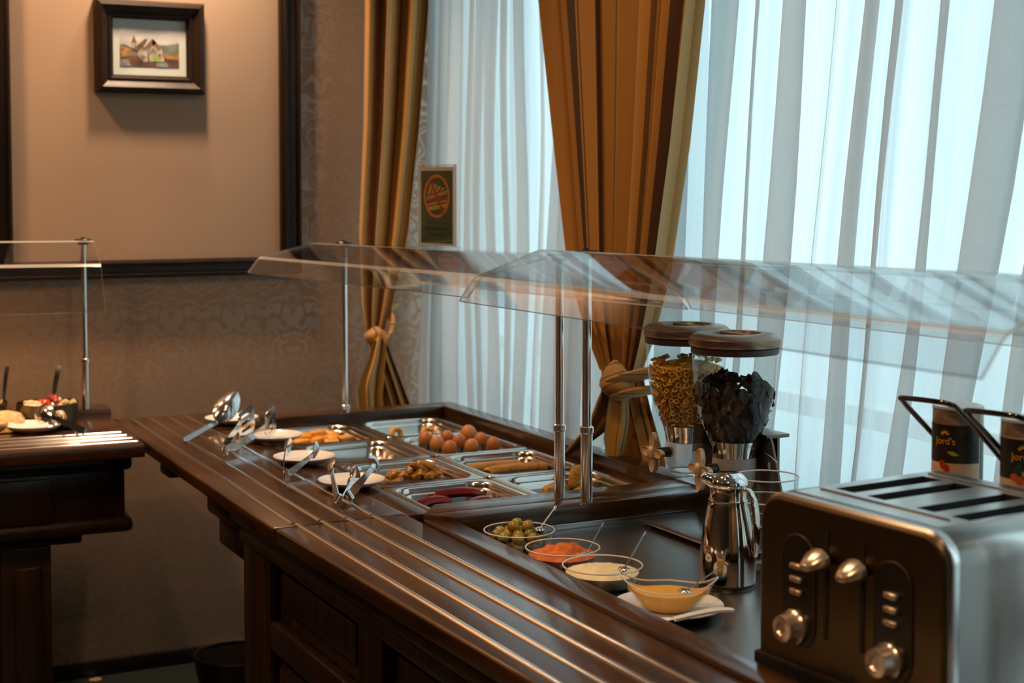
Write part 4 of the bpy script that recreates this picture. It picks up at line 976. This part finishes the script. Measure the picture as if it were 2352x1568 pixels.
def stadium(cy, cz, hw, hh, x0, x1, n=14):
    ring = []
    for i in range(n + 1):
        g = pi * i / n; ring.append((cy + hw * cos(g), cz + hh - hw + hw * sin(g)))
    for i in range(n + 1):
        g = pi + pi * i / n; ring.append((cy + hw * cos(g), cz - hh + hw + hw * sin(g)))
    return [[(x, y, z) for y, z in ring] for x in (x0, x1)]
for u, sgn in ((.093, 1), (.283, -1)):
    cy = -u
    pn = part('control_panel', MB().loops(stadium(cy, .157, .034, .083, .0012, -.0012), False, True), 'black_plastic', to, 30)
    part('panel_ring', MB().tube([(-.0005, y, z) for x, y, z in stadium(cy, .157, .035, .084, 0, 0)[0]], .0016, 8, closed=True, up=(1, 0, 0)), 'toaster_front', pn)
    for z in (.195, .176, .157):
        part('push_button', MB().box(-.010, -.001, cy - .013, cy + .011, z - .0045, z + .0045, .0032, 3), 'champagne', pn)
    dz = .104
    part('dial', MB().lathe([(.025, 0), (.0255, .006), (.021, .012), (.0205, .024), (.019, .028), (.010, .029), (.008, .026), (.001, .026)], 32).xf(Matrix.Translation((-.001, cy + .004, dz)) @ Matrix.Rotation(-pi / 2, 4, 'Y')), 'champagne', pn, 40)
for u in (.151, .224):
    cy = -u
    part('lever_slot', MB().loops(stadium(cy, .178, .0038, .080, .0012, -.0008), False, True), 'black_matte', to, 30)
    lv = MB(); L2 = []
    for x, ry, rz, zo in ((-.002, .006, .008, 0), (-.008, .017, .012, 0), (-.014, .023, .0165, .001), (-.024, .021, .014, .0), (-.036, .014, .009, -.004), (-.043, .009, .0055, -.006), (-.045, .004, .002, -.006)):
        L2.append([(x, cy + ry * cos(2 * pi * i / 20), .217 + zo + rz * sin(2 * pi * i / 20)) for i in range(20)])
    part('lever_knob', MB().loops(L2, True, True), 'champagne', to, 60)

# ------------------------------------------------------------------ juice jugs with labels and bail handles
def text_mesh(body, size, extr=.0):
    cu = bpy.data.curves.new('t', 'FONT'); cu.body = body; cu.size = size; cu.align_x = 'CENTER'; cu.extrude = extr
    o = bpy.data.objects.new('t', cu); C.objects.link(o)
    me = bpy.data.meshes.new_from_object(o.evaluated_get(bpy.context.evaluated_depsgraph_get())); bpy.data.objects.remove(o, do_unlink=True)
    vs = [v.co[:] for v in me.vertices]; fs = [tuple(p.vertices) for p in me.polygons]; bpy.data.meshes.remove(me); return vs, fs
JR = .0425
def wrap(mb, vs, fs, a0, z0, r):
    mb.add([(r * cos(a0 + x / r), r * sin(a0 + x / r), z0 + y) for x, y, *_ in vs], fs)
def arc(mb, a0, a1, z0, z1, r, n=24):
    mb.grid([[(r * cos(lerp(a0, a1, i / n)), r * sin(lerp(a0, a1, i / n)), z) for i in range(n + 1)] for z in (z0, z1)])
def blob(mb, u, v, ru, rv, ang, r, a0, z0, n=14, leaf=False):
    vs = []
    for i in range(n):
        t = 2 * pi * i / n; x, y = ru * cos(t), rv * sin(t) * (1 - .55 * abs(cos(t)) if leaf else 1)
        vs.append((u + x * cos(ang) - y * sin(ang), v + x * sin(ang) + y * cos(ang)))
    wrap(mb, vs, [tuple(range(n))], a0, z0, r)
def jug(label, x, y, which):
    t = thing('juice_jug', label, 'jug', (x, y, SZ), 0, 'labelled juice jugs')
    a0 = math.atan2(-y, -x)     # front of the label turns to the room
    part('base', MB().lathe([(.001, 0), (.046, 0), (.047, .004), (.046, .02), (.0425, .024)], 40), 'black_plastic', t)
    part('body', MB().lathe([(.001, .022), (JR, .022), (JR, .345)], 48), 'black_plastic', t)
    part('upper_wall', MB().lathe([(JR, .345), (JR, .372)], 48), 'jug_clear', t)
    part('lid', MB().lathe([(JR, .372), (JR + .001, .376), (JR - .001, .380), (.001, .381)], 48), 'jug_grey', t)
    lb = MB(); r = JR + .0006
    lb.mat(0); arc(lb, a0 - 1.5, a0 + .95, .285, .350, r)
    lb.mat(1); arc(lb, a0 - 1.5, a0 + .95, .150, .285, r); arc(lb, a0 + .95, a0 + 1.0, .15, .372, r, 2)
    if which == 1: arc(lb, a0 - 1.5, a0 + .95, .350, .353, r)
    r2 = r + .0004
    lb.mat(2)
    c = (-.022 if which == 0 else -.008)
    vs, fs = text_mesh("Jord's", .0165); wrap(lb, vs, fs, a0 + c / r, .317, r2)
    ring = [(c + .0068 * cos(pi * i / 10 * 1.0), .333 + .0068 * sin(pi * i / 10)) for i in range(11)]; rin = [(c + .003 * cos(pi * i / 10), .333 + .003 * sin(pi * i / 10)) for i in range(11)]
    wrap(lb, ring + rin, [(i, i + 1, 12 + i, 11 + i) for i in range(10)], a0, 0, r2)
    for i in range(5):
        g = pi * (i + .5) / 5; wrap(lb, [(c + .0076 * cos(g - .1), .333 + .0076 * sin(g - .1)), (c + .0076 * cos(g + .1), .333 + .0076 * sin(g + .1)), (c + .0100 * cos(g), .333 + .0100 * sin(g))], [(0, 1, 2)], a0, 0, r2)
    if which == 0:
        lb.mat(3)
        rn = random.Random(4)
        for i in range(14):
            u, v, L_ = rn.uniform(-.012, .034), rn.uniform(.292, .342), rn.uniform(.008, .02); s = rn.choice((1, 1, -1)); w_ = .0004
            u2, v2 = min(u + L_ * .6, .037), min(max(v + s * L_ * .7, .288), .345)
            wrap(lb, [(u, v), (u + w_, v - w_), (u2 + w_, v2 - w_), (u2, v2)], [(0, 1, 2, 3)], a0, 0, r2)
        lb.mat(7); blob(lb, -.008, .302, .010, .004, -.25, r2, a0, 0, leaf=True)
        lb.mat(4); blob(lb, -.026, .282, .006, .008, .3, r2 + .0003, a0, 0); blob(lb, -.019, .277, .006, .007, 0, r2 + .0003, a0, 0)
    else:
        lb.mat(6)
        for u, v, ru, rv, an in ((-.014, .304, .011, .006, 1.4), (-.001, .299, .011, .006, .3), (.004, .292, .012, .006, -.4), (-.018, .294, .008, .005, 2.0)): blob(lb, u, v, ru, rv, an, r2, a0, 0, leaf=True)
        lb.mat(5)
        for u, v, rr in ((-.022, .289, .0062), (-.012, .284, .0072), (.002, .281, .005)): blob(lb, u, v, rr, rr, 0, r2 + .0003, a0, 0)
        lb.mat(7); blob(lb, -.005, .295, .0045, .0045, 0, r2 + .0003, a0, 0)
    part('label', lb, ['label_black', 'label_cream', 'label_gold', 'label_line', 'label_red', 'label_orange', 'label_leaf', 'label_lime'], t, 80)
    # bail handle: a bent tube hooped round the jug, its bar on the room's left
    rt = Vector((.8927, -.4506, 0)); fw = Vector((.4506, .8927, 0))
    def P_(a, b, z): return tuple(rt * a + fw * b + Vector((0, 0, z)))
    pts = [P_(.005, .050, .285), P_(-.060, .052, .355), P_(-.082, .050, .380), P_(-.084, .040, .386), P_(-.050, -.030, .390), P_(-.030, -.056, .388), P_(-.012, -.060, .375), P_(.056, -.058, .298), P_(.080, -.050, .268)]
    part('bail_handle', MB().tube(smooth_path(pts, 6), .0048, 12), 'black_chrome', t)
    return t
mat('black_chrome', (.10, .09, .085), .08, 1)
jug('labelled juice jug with a crossed line pattern, left of the pair', 1.850, 1.970, 0)
jug('labelled juice jug with painted orange berries, at the photo edge', 1.846, 1.806, 1)

# ------------------------------------------------------------------ sneeze guards
def canopy(prof, origin, vec, th=.005):
    """prof: list of (a, z) points of the section; origin(a, z) -> Vector; vec: extrusion vector; solid sheet with rounded folds"""
    P = []; folds = set()
    for i, p in enumerate(prof):            # round the folds
        if 0 < i < len(prof) - 1:
            a, b, c = Vector(prof[i - 1]), Vector(p), Vector(prof[i + 1]); r = .014
            p0 = b + (a - b).normalized() * r; p2 = b + (c - b).normalized() * r
            
            for t in (0, .25, .5, .75, 1):
                if t == .25 or t == .5: folds.add(len(P))
                P.append((1 - t) ** 2 * p0 + 2 * t * (1 - t) * b + t * t * p2)
        else: P.append(Vector(p))
    N = len(P); nr = []
    for i in range(N):
        t = (P[min(i + 1, N - 1)] - P[max(i - 1, 0)]).normalized(); nr.append(Vector((-t.y, t.x)))
    outer = P; inner = [p - n * th for p, n in zip(P, nr)]
    v = Vector(vec); mb = MB(); K = []
    for s in (0, 1): K.append([origin(*p) + v * s for p in outer] + [origin(*p) + v * s for p in inner])
    vs = [tuple(p) for k in K for p in k]; n2 = 2 * N
    mb.mat(0)
    fo = [(i, i + 1, n2 + i + 1, n2 + i) for i in range(N - 1) if i in folds]
    fs = [(i, i + 1, n2 + i + 1, n2 + i) for i in range(N - 1) if i not in folds] + [(N + i, N + i + 1, n2 + N + i + 1, n2 + N + i) for i in range(N - 1)]
    mb.add(vs, fs); mb.mat(2); mb.add(vs, fo); mb.mat(1)
    fs = [(0, N, n2 + N, n2), (N - 1, n2 + N - 1, n2 + 2 * N - 1, 2 * N - 1)] + [(i, i + 1, N + i + 1, N + i) for i in range(N - 1)] + [(n2 + i, n2 + N + i, n2 + N + i + 1, n2 + i + 1) for i in range(N - 1)]
    mb.add(vs, fs); return mb
def post(t, x, y, z0, z1, r=.0105, collar=.30, rb=.0135):
    zc = lerp(z0, z1, collar)
    pp = part('post', MB().lathe([(rb, z0), (rb, zc), (r, zc + .002), (r, z1)], 20, (x, y, 0), True, True), 'rail_steel', t)
    part('post_collar', MB().lathe([(rb + .001, zc - .012), (rb + .0025, zc - .010), (rb + .0025, zc + .002), (rb, zc + .004)], 20, (x, y, 0), True, True), 'rail_steel', pp)
def cap(t, x, y, z):
    part('cap', MB().lathe([(.001, -.012), (.017, -.012), (.017, -.0045), (.001, -.0044)], 24, (x, y, z)).lathe([(.026, .0005), (.027, .003), (.024, .0055), (.009, .006), (.008, .010), (.001, .011)], 28, (x, y, z), True), 'cap_black', t)
gA = thing('sneeze_guard', 'clear folded acrylic guard over the food pans, further along the counter', 'guard', (0, 0, 0))
profA = [(1.364, 1.336), (1.399, 1.382), (1.573, 1.422), (1.752, 1.414), (1.872, 1.350), (1.935, 1.290)]
part('canopy', canopy(profA, lambda a, z: Vector((a, 4.485, z)), (.032, -1.503, .0225)), ['acrylic', 'acrylic_edge', 'fold_glint'], gA, 50)
post(gA, 1.658, 4.437, .90, 1.4145, .009, .03); post(gA, 1.634, 2.999, .897, 1.4365, .0095, .30, .0125)
cap(gA, 1.658, 4.437, 1.4195); cap(gA, 1.634, 3.002, 1.4415)
gB = thing('sneeze_guard', 'clear folded acrylic guard over the near counter in the foreground', 'guard', (0, 0, 0))
profB = [(1.370, 1.352), (1.406, 1.402), (1.570, 1.460), (1.749, 1.441), (1.884, 1.380), (1.956, 1.338), (1.968, 1.314)]
part('canopy', canopy(profB, lambda a, z: Vector((a, 2.970, z)), (-.112, -1.665, .0285)), ['acrylic', 'acrylic_edge', 'fold_glint'], gB, 50)
post(gB, 1.666, 2.932, .896, 1.4455, .0105, .30, .0135)
post(gB, 1.572, 1.36, .845, 1.466, .0105, .30, .0135)
cap(gB, 1.666, 2.934, 1.4505); cap(gB, 1.572, 1.36, 1.4795)
gC = thing('sneeze_guard', 'clear folded acrylic guard over the left salad counter', 'guard', (.985, 4.218, 0), -3.5)
profC = [(.352, 1.225), (.440, 1.361), (.585, 1.428), (.665, 1.428)]
part('canopy', canopy(profC, lambda a, z: Vector((-.050, a, z)), (-1.9, 0, .01)), ['acrylic', 'acrylic_edge', 'fold_glint'], gC, 50)
post(gC, -.078, .61, .90, 1.422, .009, .30, .0125)
cap(gC, -.078, .61, 1.4275)

# ------------------------------------------------------------------ no-food sign on top of the further guard
p0 = Vector((1.687, 3.909, 1.4275)); p1 = Vector((1.733, 3.785, 1.4275)); d = (p1 - p0); wS = d.length
sg = thing('table_sign', 'upright green no takeaway food sign in a clear holder on the guard', 'sign', tuple((p0 + p1) / 2)); sg.rotation_euler = (0, 0, math.atan2(d.y, d.x))
hS = .222; hw = wS / 2
def plane(x0, x1, z0, z1, y): return [(x0, y, z0), (x1, y, z0), (x1, y, z1), (x0, y, z1)]
part('holder', MB().box(-hw - .005, hw + .005, -.004, -.0022, .003, hS + .006).box(-hw - .005, hw + .005, .0022, .004, .003, hS + .006).box(-hw - .005, hw + .005, -.030, .030, 0, .003, .001), 'acrylic', sg)
part('holder_edge', MB().box(-hw - .0065, -hw - .005, -.004, .004, .003, hS + .006).box(hw + .005, hw + .0065, -.004, .004, .003, hS + .006).box(-hw - .005, hw + .005, -.004, .004, hS + .006, hS + .0075), 'acrylic_edge', sg)
part('card', MB().box(-hw, hw, -.0006, .0006, .006, hS), 'sign_card', sg)
E_ = MB(); m = -.0008
def face(poly, mi, dep): E_.mat(mi); E_.add([(x, -dep, z) for x, z in poly], [tuple(range(len(poly)))])
face([(-hw + .004, .012), (hw - .005, .012), (hw - .005, hS - .010), (-hw + .004, hS - .010)], 0, .0008)
cxs, czs, rx, rz = 0, .142, .051, .060
N = 40; E_.mat(1)
E_.add([(cxs + rx * cos(2 * pi * i / N), -.0014, czs + rz * sin(2 * pi * i / N)) for i in range(N)] + [(cxs + (rx - .008) * cos(2 * pi * i / N), -.0014, czs + (rz - .008) * sin(2 * pi * i / N)) for i in range(N)], [(i, (i + 1) % N, N + (i + 1) % N, N + i) for i in range(N)])
for z0, z1, sl, mi in ((.100, .112, .012, 2), (.115, .121, .012, 2), (.131, .142, .016, 3)): face([(-.040, z0), (.038, z0 + sl), (.040, z1 + sl), (-.040, z1)], mi, .0010)
face([(-.038, .124), (.036, .136), (.036, .143), (-.038, .130)], 4, .0009)
for i in range(4): face([(-.038 + i * .016, .146 + i * .003), (-.028 + i * .016, .148 + i * .003), (-.012 + i * .015, .176 - i * .004), (-.024 + i * .016, .181 - i * .005)], 2, .0010)
face([(-.030, .188), (-.024, .191), (.030, .096), (.024, .092)], 5, .0016)
rn = random.Random(2)
for z, L_ in ((.066, .040), (.049, .046), (.033, .030)):
    x = -L_
    while x < L_:
        w_ = rn.uniform(.003, .007); face([(x, z), (min(x + w_, L_), z), (min(x + w_, L_), z + .007), (x, z + .007)], 6, .0010); x += w_ + .0012
part('artwork', E_, ['sign_green', 'sign_orange', 'sign_bread', 'sign_ham', 'sign_red', 'sign_red', 'sign_ink'], sg)

# ------------------------------------------------------------------ left counter: salads and tools
LB = (.815, 4.755)
lbw = thing('salad_bowl', 'dark steel salad bowl on the left counter with tomatoes and mozzarella', 'bowl', (LB[0], LB[1], .712))
part('wall', MB().lathe([(.001, 0), (.055, 0), (.075, .05), (.086, .14), (.092, .228), (.090, .229), (.083, .14), (.072, .05), (.001, .012)], 40), 'dark_steel', lbw, 50)
part('filling', MB().lathe([(.001, .16), (.082, .155), (.080, .19), (.05, .205), (.001, .21)], 30), 'pickle', lbw, 50)
for i, (dx, dy, dz, s, lab) in enumerate(((-.015, -.010, .22, .026, 'red tomato half uppermost in the salad bowl'), (-.040, -.045, .205, .026, 'red tomato wedge at the near rim of the salad bowl'), (.045, .01, .218, .016, 'small red tomato piece at the right of the salad bowl'), (-.045, .02, .205, .022, 'red tomato wedge at the far left of the salad bowl'))):
    solo('tomato_piece', MB().ball((0, 0, 0), s, 14, 9, (1.15, 1, .8), noise=.03, seed=i), 'tomato', lab, 'tomato', (LB[0] + dx, LB[1] + dy, .712 + dz), None, 'tomatoes in the salad bowl')
for i in range(9):
    rn = random.Random(i); lab = 'white mozzarella lump, %s of those heaped left of the tomatoes' % ('first', 'second', 'third', 'fourth', 'fifth', 'sixth', 'seventh', 'eighth', 'ninth')[i]
    solo('mozzarella_lump', MB().ball((0, 0, 0), .009 + .003 * rn.random(), 10, 7, (1.3, 1, .9), noise=.08, seed=i), 'mozzarella', 'white mozzarella lump heaped left of the tomatoes in the salad bowl', 'cheese', (LB[0] - .062 + .008 * (i % 5), LB[1] - .03 + .010 * (i // 5) - .004 * (i % 5), .712 + .222 + .008 * (i // 5)), None, 'mozzarella in the salad bowl')
for i in range(16):
    rn = random.Random(50 + i)
    solo('pickled_vegetable', MB().tube([(-.010, 0, 0), (0, .003, .002), (.010, 0, 0)], [.005, .008, .004], 8), ['pickle', 'mozzarella'][i % 2], 'pale pickled vegetable piece on the right side of the salad bowl', 'vegetable', (LB[0] + .028 + .045 * rn.random(), LB[1] - .045 + .075 * rn.random(), .712 + .212 + .018 * rn.random()), (rn.uniform(-.5, .5), rn.uniform(-.6, .6), rn.uniform(0, 6)), 'pickled vegetables in the salad bowl')
spoon('salad_spoon', 'steel spoon standing upright in the salad bowl of tomatoes', (.855, 4.765, 1.050), (.835, 4.755, .965), (.828, 4.75, .925), .018, .006, (-.5, -.8, .1), hw=.009)
gl = thing('glass_dish', 'small clear glass dish behind the plate on the left counter', 'bowl', (.675, 4.82, .712))
part('wall', MB().loops([rrect(.03, .03, .01, .0), rrect(.036, .036, .012, .10), rrect(.042, .042, .014, .215)], True), 'bowl_glass', gl, 60)
part('relish', MB().loops([rrect(.029, .029, .01, .002), rrect(.036, .036, .012, .11), rrect(.038, .038, .012, .16)], True, True), 'red_spread', gl, 60)
spoon('salad_spoon', 'dark steel spoon standing in the small glass dish', (.715, 4.85, 1.045), (.700, 4.835, .95), (.695, 4.825, .89), .014, .004, (-.5, -.8, .1), hw=.007)
o = stuffobj('couscous_salad', MB().ball((0, 0, 0), .085, 28, 14, (1.2, .8, .8), noise=.05, seed=6), 'couscous', 'heap of pale grain salad at the left photo edge', 'salad', (.665, 4.70, .86))
cs = thing('salad_tray', 'dark tray under the pale grain salad on the left counter', 'tray', (.66, 4.70, .712))
part('wall', MB().loops([rrect(.08, .06, .02, 0), rrect(.105, .075, .02, .10), rrect(.110, .080, .02, .165), rrect(.107, .077, .02, .165), rrect(.10, .07, .02, .10), rrect(.075, .055, .02, .004)], True, True), 'dark_steel', cs, 50)
solo('bread_roll', MB().ball((0, 0, 0), .045, 18, 10, (1.4, .9, .55), noise=.03, seed=2), 'bread', 'round beige bread roll on the rails at the left photo edge', 'bread', (.612, 4.575, .9065))
solo('plate', plate_mb(.083, .018), 'ceramic', 'white plate on the left counter under the spoon ended tongs', 'plate', (.748, 4.585, .8838), ang=50)
def big_arm(sy):
    mb = MB(); mb.loops(strip([(0, .005 * sy, 0), (.03, .012 * sy, 0), (.09, .024 * sy, 0), (.12, .028 * sy, 0)], [.009, .009, .006, .006], .0012), True, True)
    spoon_head(mb, .117, .075, .032, .014, .028 * sy, sy); return mb
mtx = orient((.855, 4.418, .8985), (.735, 4.665, .945), .5); t = thing('serving_tongs', 'steel tongs with big round spoon ends on the left plate', 'tongs', (0, 0, 0), 0, 'serving tongs'); t.matrix_world = mtx
for sy in (1, -1): part('tong_arm', big_arm(sy), 'utensil_steel', t, 50)
part('hinge', hinge(), 'chrome', t, 50)

# dark bin in the gap by the wall
bn = thing('waste_bin', 'dark rounded bin on the floor between the counter and the wall', 'bin', (1.36, 4.62, 0))
part('body', MB().lathe([(.001, 0), (.10, 0), (.115, .02), (.128, .08), (.135, .125), (.129, .125), (.11, .03), (.001, .02)], 32), 'dark_floor_item', bn)
part('rim', ring_mb(.132, .005, 32, 8, 0).xf(Matrix.Translation((0, 0, .126))), 'dark_floor_item', bn)
